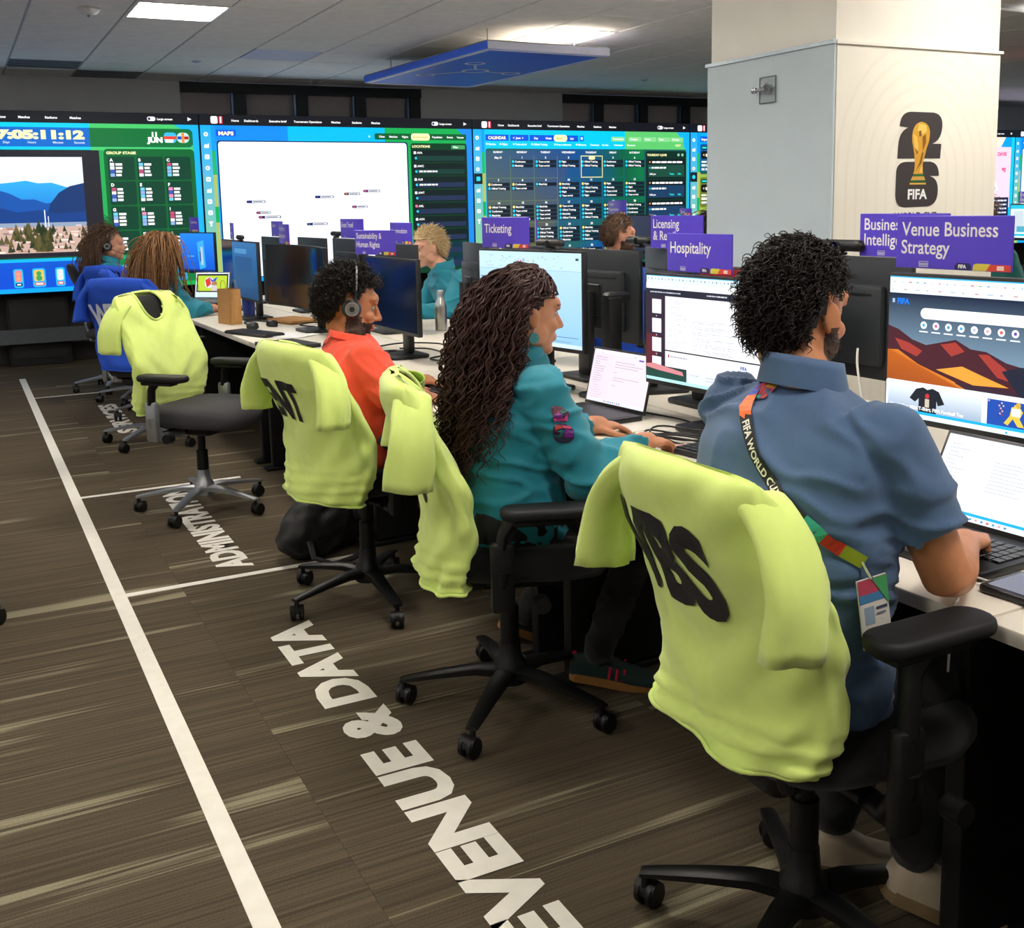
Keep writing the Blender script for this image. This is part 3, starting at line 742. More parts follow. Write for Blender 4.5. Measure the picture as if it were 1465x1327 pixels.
# support below the screens
STAND = mat('stand_grey', '#4b5056', 0.6); BLK = mat('black_panel', '#101113', 0.7)
t = thing('screen_stand', 'grey and black support structure below the wall screens', 'stand', (0, 11.4, 0))
for k in range(7):
    m = MB(); m.box((-0.735+k*3.03*.84, -.035, 0.36), (0.09, 0.05, 0.72)); m.build('post', STAND, t, smooth=0)
m = MB(); m.box((8.0, -0.10, 0.30), (19, 0.04, 0.14)); m.build('rail', STAND, t, smooth=0)
m = MB(); m.box((8.0, 0.22, 0.36), (19, 0.03, 0.72)); m.build('back_panel', mat('stand_back_panel', '#3a3734', 0.8), t, smooth=0)
for x in (0.68, 4.0, 7.2):
    b = thing('black_cabinet', 'black equipment cabinet under the %s wall screen' % {0.68: 'countdown', 4.0: 'map', 7.2: 'calendar'}[x], 'cabinet', (x, 11.46, 0))
    m = MB(); m.rbox((0, 0, 0.34), (0.56, 0.12, 0.68), 0.006, seg=1); m.build('body', BLK, b, smooth=30)
    m = MB(); m.box((0, -.064, 0.36), (0.50, 0.006, 0.58)); m.build('door', mat('black_door', '#17181b', .5), b, smooth=0)
# ================================================================ DESKS
BANG = math.atan(0.0195); BO = V((1.517, 1.27, 0))
BM = T(BO) @ Rz(BANG)
def bw(u, w, z=0.0): return BM @ V((u, w, z))
TOP = mat('white_laminate', '#e2dccf', 0.4, var=0.02, vscale=8)
LEG = mat('dark_leg_metal', '#1b1c1e', 0.45, 0.3)
GREYM = mat('grey_cable_tray', '#54585c', 0.5, 0.4)
names = ['nearest', 'second', 'third', 'fourth', 'fifth', 'sixth']
who = ['in front of the man in the blue polo shirt', 'in front of the woman in the teal jacket', 'in front of the man in the orange shirt', 'behind the empty chair with silver base', 'with the brown paper bag', 'at the far end beside the wall screens']
dm = None
for side in (0, 1):
    for k in range(6):
        w0 = -1.67+1.6*k
        lb = ('white desk top ' if side == 0 else 'white desk on the opposite bench side, level with that ')+['of the polo man', 'of the teal jacket woman', 'of the orange shirt man', 'behind the silver chair', 'with the paper bag', 'at the far end'][k]
        p = bw(0.0 if side == 0 else 1.40, w0+0.8)
        t = thing('desk', lb, 'desk', p, BANG+(0 if side == 0 else pi), 'bench desks')
        if dm is None:
            m = MB(); m.rbox((0.348, 0, 0.715), (0.694, 1.594, 0.03), 0.004, seg=2); a = m.build('desk_top', TOP, t)
            m = MB(); m.rbox((0.33, 0.70, 0.36), (0.52, 0.045, 0.676), 0.006, seg=1); m.rbox((0.33, 0.70, 0.011), (0.60, 0.07, 0.02), 0.004, seg=1); b = m.build('leg_panel', LEG, t)
            c = link('leg_panel', b.data, t); c.location = (0, -1.40, 0)
            m = MB(); m.box((0.60, 0, 0.60), (0.12, 1.2, 0.05)); d = m.build('cable_tray', GREYM, t, smooth=0)
            dm = (a.data, b.data, d.data)
        else:
            link('desk_top', dm[0], t); link('leg_panel', dm[1], t); c = link('leg_panel', dm[1], t); c.location = (0, -1.40, 0); link('cable_tray', dm[2], t)

# ================================================================ MONITORS
HOUS = mat('monitor_plastic', '#17191c', 0.45, var=0.05)
HOUS2 = mat('monitor_back_plastic', '#23282d', 0.5, var=0.05)
DARKS = mat('dark_screen_glass', '#0a141c', 0.12, var=0.1, vscale=3, spec=0.6)
def monitor(lb, x, y, zc, rz, w, h, art=None, group=None, curve=0.0, stand='neck', tilt=0.0, b=0.008, name='monitor'):
    """screen looks toward local -x; origin on the desk below the screen"""
    t = thing(name, lb, 'monitor', (x, y, 0.73), rz, group)
    z = zc-0.73
    if curve:
        m = MB(); n = 14; rings = []
        for i in range(n+1):
            a = -1+2*i/n; yy = a*w/2; xx = -curve*a*a
            rings.append([(xx-.006, yy, z-h/2-b*1.6), (xx+.02, yy, z-h/2-b*1.6), (xx+.02, yy, z+h/2+b), (xx-.006, yy, z+h/2+b)])
        m.loft(rings); m.build('housing', HOUS, t, smooth=30)
        m = MB(); vs = []; fs = []
        for i in range(n+1):
            a = (-1+2*i/n)*.985; yy = a*w/2; xx = -curve*a*a-.0065
            vs += [(xx, yy, z-h/2), (xx, yy, z+h/2)]
        fs = [(2*i, 2*i+1, 2*i+3, 2*i+2) for i in range(n)]
        m.add(vs, fs); m.build('screen', DARKS, t, smooth=180)
    else:
        m = MB(); m.rbox((0.012, 0, z-b*.5), (0.024, w+2*b, h+3*b), 0.004, seg=2); m.rbox((0.035, 0, z-.02), (0.03, w*.55, h*.6), 0.012, seg=2)
        m.build('housing', HOUS, t)
        if art is not None: art.build('screen', frame((-0.0002, w/2, z+h/2), (0, -1, 0), (0, 0, 1)), w, h, GLOW, t, gap=0.00004)
        else:
            m = MB(); m.box((-0.0004, 0, z), (0.001, w, h)); m.build('screen', DARKS, t, smooth=0)
    if stand == 'neck':
        m = MB(); m.rbox((0.085, 0, z/2+.018), (0.035, 0.075, z), 0.008, seg=2); m.rbox((0.06, 0, z-.02), (0.04, 0.09, 0.09), 0.008, seg=1); m.build('stand_neck', HOUS, t)
        m = MB(); m.rbox((0.05, 0, 0.0095), (0.20, 0.24, 0.016), 0.005, rc=0.03); m.build('stand_base', HOUS, t)
    return t
def mback(lb, x, y, zc, rz, w, h, group='monitors seen from behind'):
    """monitor of the opposite desk: looks toward local -x, we see its back"""
    t = thing('monitor', lb, 'monitor', (x, y, 0.73), rz, group); z = zc-0.73
    m = MB(); m.rbox((0.010, 0, z), (0.02, w, h), 0.004, seg=2); m.rbox((0.032, 0, z-.02), (0.03, w*.72, h*.66), 0.013, seg=2); m.build('housing', HOUS2, t)
    m = MB(); m.box((-0.0004, 0, z), (0.001, w-.02, h-.03)); m.build('screen', emis('office_screen', '#b8d8f0', 0.5), t, smooth=0)
    m = MB(); m.box((0.0478, 0, z+h*.2), (0.002, w*.6, 0.006)); m.rbox((0.05, 0, z-.02), (0.012, 0.13, 0.13), 0.004, seg=1); m.build('back_plate', HOUS, t)
    m = MB(); m.rbox((0.075, 0, z/2+.018), (0.035, 0.08, z), 0.008, seg=2); m.build('stand_neck', HOUS, t)
    m = MB(); m.rbox((0.05, 0, 0.0095), (0.20, 0.24, 0.016), 0.005, rc=0.03); m.build('stand_base', HOUS, t)
    return t
def art_m1():
    A = Art(600, 340, '#f6fbff')
    A.rect(0, 0, 600, 40, '#eef7fc'); A.rect(0, 0, 600, 3, '#40b8f0')
    for k in range(26): A.rect(12+k*21, 12, 3+(k*7) % 8, 3, ['#7aa8d8', '#c9d6e4', '#e07a7a', '#88c0a0'][k % 4])
    for k in range(16): A.rect(10+k*32, 30, 3+(k*5) % 14, 3, ['#88b0d8', '#d09a9a', '#b9c8d8'][k % 3])
    A.circ(515, 26, 6, '#28406a')
    A.rect(0, 40, 600, 170, ('#10203c', '#7f9db4'))
    A.poly([(0, 120), (30, 128), (70, 150), (110, 160), (150, 150), (190, 140), (230, 158), (270, 160), (320, 180), (380, 190), (430, 175), (480, 172), (540, 180), (600, 178), (600, 300), (0, 300)], '#4a1f2a')
    for p in ([(20, 150), (60, 158), (100, 175), (85, 190), (40, 176)], [(150, 155), (190, 146), (215, 165), (180, 180)], [(250, 168), (275, 166), (330, 200), (380, 230), (300, 215)], [(440, 182), (500, 178), (560, 190), (520, 200)], [(380, 232), (420, 235), (450, 262), (400, 250)]): A.poly(p, '#a83c34')
    A.poly([(310, 200), (360, 185), (440, 205), (600, 205), (600, 300), (400, 300)], '#1f2436')
    A.poly([(0, 180), (30, 178), (90, 208), (180, 235), (300, 275), (330, 300), (0, 300)], ['#c0601c', '#e08a2c', '#d8782a', '#e8922e', '#b85a20', '#a84e1c', '#8a4018'])
    A.poly([(140, 215), (210, 200), (260, 215), (330, 235), (240, 240)], '#f0a23c')
    A.poly([(190, 240), (330, 240), (420, 270), (470, 300), (330, 300), (260, 268)], '#3a2434')
    A.poly([(400, 262), (470, 268), (560, 290), (600, 300), (500, 300)], '#a83a4a')
    A.textw('FIFA', 24, 66, 13, 36, '#1478f0', .05); A.rect(10, 54, 7, 10, '#a8c0e0')
    A.rrect(92, 72, 330, 26, 13, '#fbfdff'); A.circ(408, 86, 4, '#6a8ad0', 10)
    for k in range(10):
        x = 102+k*34; A.circ(x, 113, 9, '#f8fafc'); A.circ(x, 113, 4, ['#38b0e0', '#e85a8a', '#3a9ad0', '#50a8e8', '#b8c0d8', '#f0a8b8', '#e05a5a', '#6a4ab0', '#38a0b0', '#f4f4f4'][k], 10); A.rect(x-12, 127, 24, 3.2, '#f0f4fa')
    A.text('Card Safari', 450, 76, 7, '#f4f8ff', .03); A.rect(500, 68, 9, 8, '#ffffff'); A.text('80°', 512, 76, 7, '#ffffff', .03)
    A.rrect(0, 252, 575, 80, 6, '#f4fafe'); A.rect(6, 262, 260, 62, ('#eaf2fa', '#9fb4cc'))
    A.poly([(88, 268), (108, 262), (120, 267), (134, 262), (152, 268), (168, 296), (150, 302), (146, 290), (146, 330), (96, 330), (96, 290), (86, 300), (70, 292)], '#1b1f2a')
    A.circ(120, 282, 6, '#c8323c'); A.rect(114, 289, 12, 20, '#cfc4b0'); A.rect(110, 312, 22, 2.4, '#8a8a92')
    A.text('World Cup 2026 T-Shirt, FIFA Football Tee', 12, 318, 8, '#ffffff', .03)
    A.rect(280, 264, 120, 58, '#1f4fb0')
    for k in range(40): A.rect(282+(k*37) % 112, 266+(k*17) % 30, 4, 4, ['#d8c8d0', '#2a3c7a', '#e0b8a0', '#8a2a4a'][k % 4], step=False)
    A.lay += 1; A.poly([(340, 276), (356, 270), (368, 284), (360, 300), (372, 318), (356, 318), (344, 302), (332, 318), (322, 314), (336, 296)], '#e6c84a'); A.rect(340, 278, 22, 18, '#e9efe9'); A.circ(356, 270, 6, '#d8b040')
    A.rect(418, 274, 112, 48, '#101820'); A.poly(qpath([(420, 322), (474, 268, 528, 322)]), '#7a3a30'); A.rect(455, 302, 40, 6, '#d8e8f0')
    for k in range(3): A.rect(282, 324+k*4, 80-20*k, 2, '#b8c8da', step=False); A.rect(418, 326+k*3, 90-20*k, 1.6, '#b8c8da', step=False)
    A.lay += 1; A.rect(0, 322, 600, 8, '#18b4f0'); A.rect(0, 329, 600, 11, '#eef6fb'); A.circ(330, 335, 3, '#38b8e8', 10); A.rect(470, 333, 8, 4, '#3a60c0'); A.rect(484, 333, 8, 4, '#e04a6a')
    return A
def art_m2():
    A = Art(600, 340, '#eef2f8'); rnd = random.Random(9)
    A.rect(0, 0, 600, 24, '#dff2fa'); A.rect(0, 0, 600, 2, '#58c0f0')
    for k in range(34): A.rect(8+k*17, 8, 4, 5, ['#5a8aa8', '#38506a', '#a8b8c8'][k % 3])
    A.rect(0, 24, 600, 18, '#f6fafc'); words(A, 40, 34, 260, 3, '#b8c4d0')
    A.rect(0, 42, 600, 22, '#1d2235'); words(A, 20, 55, 150, 4, '#cfd6e6'); words(A, 290, 54, 90, 4, '#e8ecf6')
    A.rect(0, 64, 96, 276, '#2a2236'); A.rect(0, 190, 60, 100, '#5a2030')
    for k in range(4): A.rect(30, 76+k*62, 46, 46, '#eef0f6'); A.rect(50, 128+k*62, 4, 4, '#d8dce8')
    A.rect(96, 64, 504, 182, '#f4f5f9')
    for c, x in enumerate((106, 226)):
        for k in range(9):
            words(A, x, 80+k*18, rnd.uniform(60, 110) if c == 0 else rnd.uniform(120, 360), 2.2, '#8d93a2')
            words(A, x, 86+k*18, rnd.uniform(60, 110) if c == 0 else rnd.uniform(60, 200), 2.2, '#8d93a2')
    A.lay += 1; A.rect(96, 236, 504, 4, '#14161c'); A.rect(96, 240, 504, 60, '#f2f3f8'); A.rect(110, 250, 6, 10, '#b83a4a'); words(A, 122, 258, 80, 4, '#a8acb8')
    A.text('FIFA', 440, 262, 10, '#3a5ab0', .04)
    A.rect(0, 290, 200, 42, ('#1a3a38', '#0f4a40')); A.poly([(0, 290), (40, 285), (180, 300), (186, 312), (60, 306), (0, 300)], '#d88a90')
    A.rect(200, 296, 400, 34, '#dfe4ec'); words(A, 214, 306, 40, 3, '#98a0b0'); words(A, 290, 306, 40, 3, '#98a0b0'); words(A, 290, 316, 50, 3, '#98a0b0')
    A.rect(0, 330, 600, 10, '#b8ece8'); A.circ(330, 335, 3, '#3a80e0', 8)
    return A
def art_m3():
    A = Art(600, 340, '#b4d8f4'); rnd = random.Random(4)
    A.rect(0, 0, 600, 340, ('#bfe0f6', '#8fc8f8')); A.rect(0, 0, 600, 64, '#c4e4f4')
    for k in range(40): A.rect(16+rnd.random()*540, 12+rnd.random()*44, 5+rnd.random()*10, 3, rnd.choice(['#7fa8c8', '#98b8d0', '#88a0b8']), step=False)
    A.lay += 1
    for x, c in ((240, '#e08aa8'), (256, '#d0607a'), (272, '#7a8ae0'), (300, '#e0c060'), (330, '#88c0a0')): A.rect(x, 30, 8, 6, c)
    A.rect(8, 96, 40, 3, '#1a2a3a'); A.rect(0, 64, 600, 1.5, '#90b8d4'); A.rect(570, 18, 16, 8, '#2a4a3a')
    A.rect(60, 300, 520, 2, '#4a6a88'); A.rect(420, 316, 120, 4, '#88a8c0'); A.rect(0, 326, 600, 14, '#cfe8f8')
    return A
def art_doc(bg='#f0dfe8'):
    A = Art(320, 200, bg); rnd = random.Random(2)
    A.rect(0, 0, 320, 12, '#f4e8ee'); A.circ(50, 10, 1.8, '#504a6a', 8); A.circ(230, 12, 2, '#403a5a', 8); A.rect(252, 18, 26, 6, '#6a5ab8')
    A.rect(0, 12, 110, 176, '#eadbe6')
    for k in range(18): words(A, 14, 30+k*9, rnd.uniform(24, 70), 2.6, '#a89ab0')
    for k, l in ((0, 110), (1, 150), (2, 130), (4, 20), (6, 140), (7, 60), (9, 20)): words(A, 128, 40+k*10, l, 2.4, '#b0a2b8')
    A.rect(0, 188, 320, 12, '#dfe4f4')
    for k in range(8): A.rect(100+k*12, 191, 6, 5, ['#4a90d8', '#e0a040', '#50a070', '#a060c0'][k % 4])
    return A
def art_lap1():
    A = Art(320, 200, '#f8faff'); A.rect(0, 0, 320, 4, '#e8f0fa'); rnd = random.Random(8)
    for k in range(14): words(A, 14, 24+k*10, rnd.uniform(20, 50), 1.8, '#aab4c6')
    for k in range(9): words(A, 130, 50+k*9, rnd.uniform(60, 150), 1.8, '#b2bbcb')
    A.rect(250, 150, 8, 4, '#3a4a8a'); A.rect(0, 180, 320, 7, '#18b4f0'); A.rect(0, 187, 320, 13, '#f2f6fb')
    for k in range(9): A.rect(90+k*14, 191, 6, 5, ['#4a90d8', '#e05a60', '#50a0c0', '#e0a0b0'][k % 4])
    return A
def art_blue():
    A = Art(600, 340, ('#1478f0')); A.rect(0, 0, 600, 340, ('#1a84f4', '#0a50c8')); A.poly([(300, 80), (420, 60), (440, 300), (330, 320)], '#38a8f0'); A.rect(360, 120, 40, 160, '#a8c8d8'); A.rect(340, 160, 20, 90, '#203a8a'); A.rect(0, 322, 600, 18, '#0a2a6a'); A.rect(120, 200, 120, 8, '#58b8f0'); return A
def art_call():
    A = Art(320, 200, '#e8eef8'); A.rect(8, 8, 304, 150, '#141a22'); A.rect(20, 22, 280, 126, '#b8d23a'); A.circ(130, 80, 46, '#d8dce6'); A.poly([(90, 60), (130, 36), (150, 90), (110, 120)], '#d83a2a'); A.poly([(130, 30), (160, 60), (210, 30), (190, 70), (150, 72)], '#2a4ad0')
    A.circ(180, 90, 26, '#a8785a'); A.poly([(150, 148), (160, 100), (200, 100), (214, 148)], '#cfc4c0'); A.rect(0, 164, 320, 36, '#d0e4f4'); return A
def art_video():
    A = Art(600, 340, '#d8f0f8'); A.rect(0, 0, 600, 40, '#20c0e0'); A.rect(30, 60, 540, 220, '#c8d4dc'); A.circ(300, 120, 40, '#3a4450'); A.circ(180, 180, 34, '#38424e'); A.circ(420, 160, 46, '#c08868', ry=60); A.rect(380, 200, 90, 80, '#38a0b0'); A.rect(60, 220, 500, 60, '#50a8c0'); A.rect(0, 300, 600, 20, '#18b8d8'); return A

mA = BANG
monitor('wide monitor with desert dune wallpaper and browser page before the blue polo man', 2.05, 1.61, 1.092, mA+radians(3), .60, .34, art_m1())
monitor('monitor showing a document page below the Hospitality card', 2.05, 2.65, 1.043, mA+radians(3), .61, .345, art_m2())
monitor('pale blue monitor below the Ticketing card behind the teal jacket woman', 1.965, 3.67, 1.095, radians(11), .62, .355, art_m3())
monitor('dark switched off monitor behind the head of the man with headset', 1.86, 4.88, 1.04, mA, .62, .335)
monitor('dark ultrawide curved monitor left of the man with headset', 1.84, 6.22, 1.055, mA, 1.12, .36, curve=.07)
monitor('monitor with a dim blue screen beside the blue bottle', 1.72, 7.22, 1.06, mA, .62, .37, (lambda A: (A.rect(0, 0, 600, 340, ('#2c6aa0', '#163a64')), A.rect(60, 40, 300, 30, '#4a88b8'), A.rect(60, 90, 420, 180, '#244f7c'), A)[-1])(Art(600, 340)))
t7 = monitor('bright blue monitor at the far end of the bench', 1.77, 9.02, 1.125, radians(20), .50, .31, art_blue())
# opposite row, seen from behind
ob = pi+BANG
mback('monitor back right behind the desert wallpaper monitor', 2.40, 2.47, 1.10, ob, .60, .36)
mback('monitor back under the red lit sound bar', 2.41, 3.06, 1.0, ob, .55, .36)
mback('monitor back left of the Hospitality card, near black pole', 2.38, 3.80, 1.08, ob, .60, .37)
mback('monitor back between the Hospitality card and the pole', 2.44, 3.40, 1.10, ob-radians(18), .50, .35)
mback('grey monitor back just left of the pale blue monitor', 2.33, 4.88, 1.06, ob-radians(12), .46, .42)
mback('monitor back under the Accommodation card', 2.30, 5.90, 1.06, ob, .62, .37)
mback('monitor back under the Event Travel card', 2.30, 6.72, 1.075, ob, .62, .37)
mback('monitor back left of the Event Travel card', 2.28, 7.48, 1.07, ob, .62, .37)
mback('farthest monitor back on the opposite bench side', 2.26, 8.45, 1.06, ob, .62, .37)
mback('monitor back hidden behind the pale blue monitor', 2.37, 4.36, 1.08, ob, .50, .37)
monitor('dark monitor behind the dim blue one at the far left', 1.81, 7.98, 1.07, mA, .56, .335)
# black pole beside the document monitor
t = thing('monitor_pole', 'black square desk pole between pale blue and document monitors', 'pole', (2.15, 3.36, .73))
m = MB(); m.rbox((0, 0, .19), (.055, .06, .38), .006, seg=1); m.build('upright', HOUS, t)
m = MB(); m.rbox((0.02, 0, .375), (.10, .05, .04), .01, seg=1); m.build('clamp', HOUS, t)
m = MB(); m.rbox((0, 0, .009), (.2, .2, .016), .005, rc=.03); m.build('base_plate', HOUS, t)
# webcams, sound bar on top of monitors
def webcam(lb, x, y, z, rz, w=.14, r=.016):
    t = thing('webcam', lb, 'webcam', (x, y, z), rz)
    m = MB(); m.tube([(0, -w/2, r+.012), (0, w/2, r+.012)], r, 14, round_=True); m.build('body', HOUS, t)
    m = MB(); m.cyl((-r-.001, 0, r+.012), (r*.4, 0, r+.012), r*.7, n=14); m.build('lens', mat('lens_glass', '#05070a', .1), t)
    m = MB(); m.rbox((0, 0, .006), (.03, .05, .012), .003, seg=1); m.build('clip', HOUS, t)
webcam('black cylindrical webcam on the monitor behind the polo man\'s head', 2.40, 2.47, 1.28, mA, .17, .018)
webcam('small webcam on the monitor under the Event Travel card', 2.30, 7.02, 1.26, mA)
webcam('small webcam on the monitor left of the Accommodation card', 2.30, 6.12, 1.245, mA)
webcam('webcam on the pale blue monitor beside the Ticketing card', 1.97, 3.50, 1.281, radians(11), .12)
webcam('webcam on the dim blue monitor far left on the bench', 1.72, 7.3, 1.249, mA, .10)
webcam('webcam on the monitor left of the Hospitality card', 2.42, 3.58, 1.275, mA, .13)
t = thing('sound_bar', 'dark red sound bar lying on a monitor left of the polo man\'s head', 'sound bar', (2.41, 2.98, 1.18), mA)
m = MB(); m.rbox((0, 0, .022), (.05, .34, .042), .012, seg=2); m.build('body', mat('sound_bar_body', '#2a0d12', .35), t)
m = MB(); m.rbox((-.026, .02, .022), (.004, .26, .026), .0015, seg=1); m.build('front_grille', mat('sound_bar_red', '#8a1a26', .4), t)

# ================================================================ NAME CARDS
PURP = mat('purple_card', '#5844cc', 0.35, var=0.02)
def sign(lines, lb, x, y, z, rz, w=.32, h=.125, ts=.030, tx=.025, ty=.045, ls=.043):
    t = thing('name_card', lb, 'sign', (x, y, z), rz, 'purple department name cards')
    m = MB(); m.rbox((0.003, 0, h/2), (0.006, w, h), 0.0015, seg=1); m.build('board', PURP, t)
    A = Art(w*1000, h*1000)
    for k, s in enumerate(lines): A.text(s, tx*1000, (ty+k*ls)*1000, ts*1000*.82, '#f2f0ee', .012, .93)
    W, Hh = w*1000, h*1000
    A.poly([(W-148, Hh-1), (W-150, Hh-9), (W-142, Hh-17), (W-108, Hh-17), (W-103, Hh-9), (W-105, Hh-1)], '#20205c'); A.text('FIFA', W-139, Hh-5, 8, '#ffffff', .04)
    A.poly([(W-100, Hh-1), (W-98, Hh-14), (W-90, Hh-17), (W-52, Hh-17), (W-58, Hh-6), (W-66, Hh-1)], '#d8c84a'); A.poly([(W-64, Hh-1), (W-54, Hh-16), (W-1, Hh-16), (W-1, Hh-1)], '#dc4632')
    for k in range(2): A.rect(W-36, Hh-13+k*5, 18, 4, '#f4e8e4')
    A.rect(70, Hh-18, 28, 10, '#b8b4dc'); A.rect(72, Hh-16, 24, 2.5, '#5a4ab8'); A.rect(70, Hh-7, 28, 3, '#b8b4dc')
    A.build('lettering', frame((-0.0002, w/2, h), (0, -1, 0), (0, 0, 1)), w, h, PRINT, t, gap=0.00004)
    return t
sg = mA
sign(['Venue Business', 'Strategy'], 'purple card reading Venue Business Strategy', 2.06, 1.76, 1.281, sg, .322, .125, .039, .016, .047, .043)
sign(['Business', 'Intelligence'], 'purple card reading Business Intelligence, partly hidden', 2.41, 2.23, 1.28, sg, .32, .125, .041, .018, .047, .045)
sign(['Hospitality'], 'purple card reading Hospitality', 2.06, 2.72, 1.230, sg, .32, .122, .043, .018, .062)
sign(['Licensing', '& Retail'], 'purple card reading Licensing & Retail', 2.41, 3.32, 1.276, sg, .32, .125, .041, .018, .047, .045)
sign(['Ticketing'], 'purple card reading Ticketing', 1.95, 3.83, 1.284, radians(11), .30, .122, .043, .018, .062)
sign([], 'plain side of a dark purple card behind the Ticketing card', 2.38, 4.36, 1.266, radians(-28), .32)
sign(['Accommodation'], 'purple card reading Accommodation', 2.30, 5.84, 1.245, sg, .32, .122, .032, .018, .06)
sign(['Event Travel'], 'purple card reading Event Travel', 2.30, 6.70, 1.262, sg, .42, .125, .04, .02, .055)
sign(['Sustainability &', 'Human Rights'], 'purple card reading Sustainability & Human Rights', 1.86, 5.08, 1.222, sg+radians(12), .36, .122, .034, .016, .042)
sign(['Workforce', 'Management'], 'purple card reading Workforce Management', 1.83, 6.62, 1.244, sg+radians(-6), .32, .122, .034, .016, .042)
sign(['Centre'], 'small purple card just left of the Workforce Management card', 2.28, 8.44, 1.247, sg, .30, .12)
sign(['Volunteer', 'Management'], 'purple card reading Volunteer Management at far left', 1.82, 7.98, 1.248, sg-radians(10), .30, .12, .034, .016, .042)
sign(['Catering'], 'small purple card reading Catering before the countdown screen', 1.80, 9.25, 1.289, radians(20), .14, .12, .026, .018, .05)
# ================================================================ OFFICE CHAIRS
CH_BLK = mat('chair_black_plastic', '#0e0f10', 0.42, var=0.06, spec=.35)
CH_FAB = mat('chair_black_fabric', '#0f1011', 0.9, spec=.2, var=0.12, vscale=120, bump=0.3, bscale=600, sheen=0.2)
CH_SIL = mat('chair_silver', '#a2a6aa', 0.35, 0.75, var=0.03)
CH_GRY = mat('chair_grey_fabric', '#3a3a3d', 0.9, var=0.12, vscale=120, bump=0.3, bscale=600)
CH_PAD = mat('arm_pad_rubber', '#111214', 0.6, spec=.35)
def back_curve(v):
    """chair back centre line: v 0 bottom..1 top -> (x, z) local"""
    z = 0.53+0.52*v
    x = -0.20+0.035*sin(pi*min(max(v, 0)*1.3, 1))-0.10*max(v, 0)**1.6
    return x, z
def make_caster(m, x, y, ang):
    M = T(x, y, 0) @ Rz(ang)
    for s in (-1, 1):
        m.lathe([(0.010, -.008), (0.024, -.0085), (0.0285, -.005), (0.0285, .005), (0.024, .0085), (0.010, .008)], 18, M=M @ T(-.012, s*.0145, .029) @ Matrix.Rotation(pi/2, 4, 'X'))
    rings = []
    for yy in (-.0245, -.006, .006, .0245):
        rings.append([(-.012+.024*cos(a)*(1 if abs(yy) < .02 else .9), yy, .034+.026*sin(a)) for a in [pi*k/8*1.1-.2 for k in range(9)]]+[(-.004, yy, .034)])
    m.loft(rings, M=M); m.cyl((0, 0, .045), (0, 0, .082), .009, n=10, M=M)
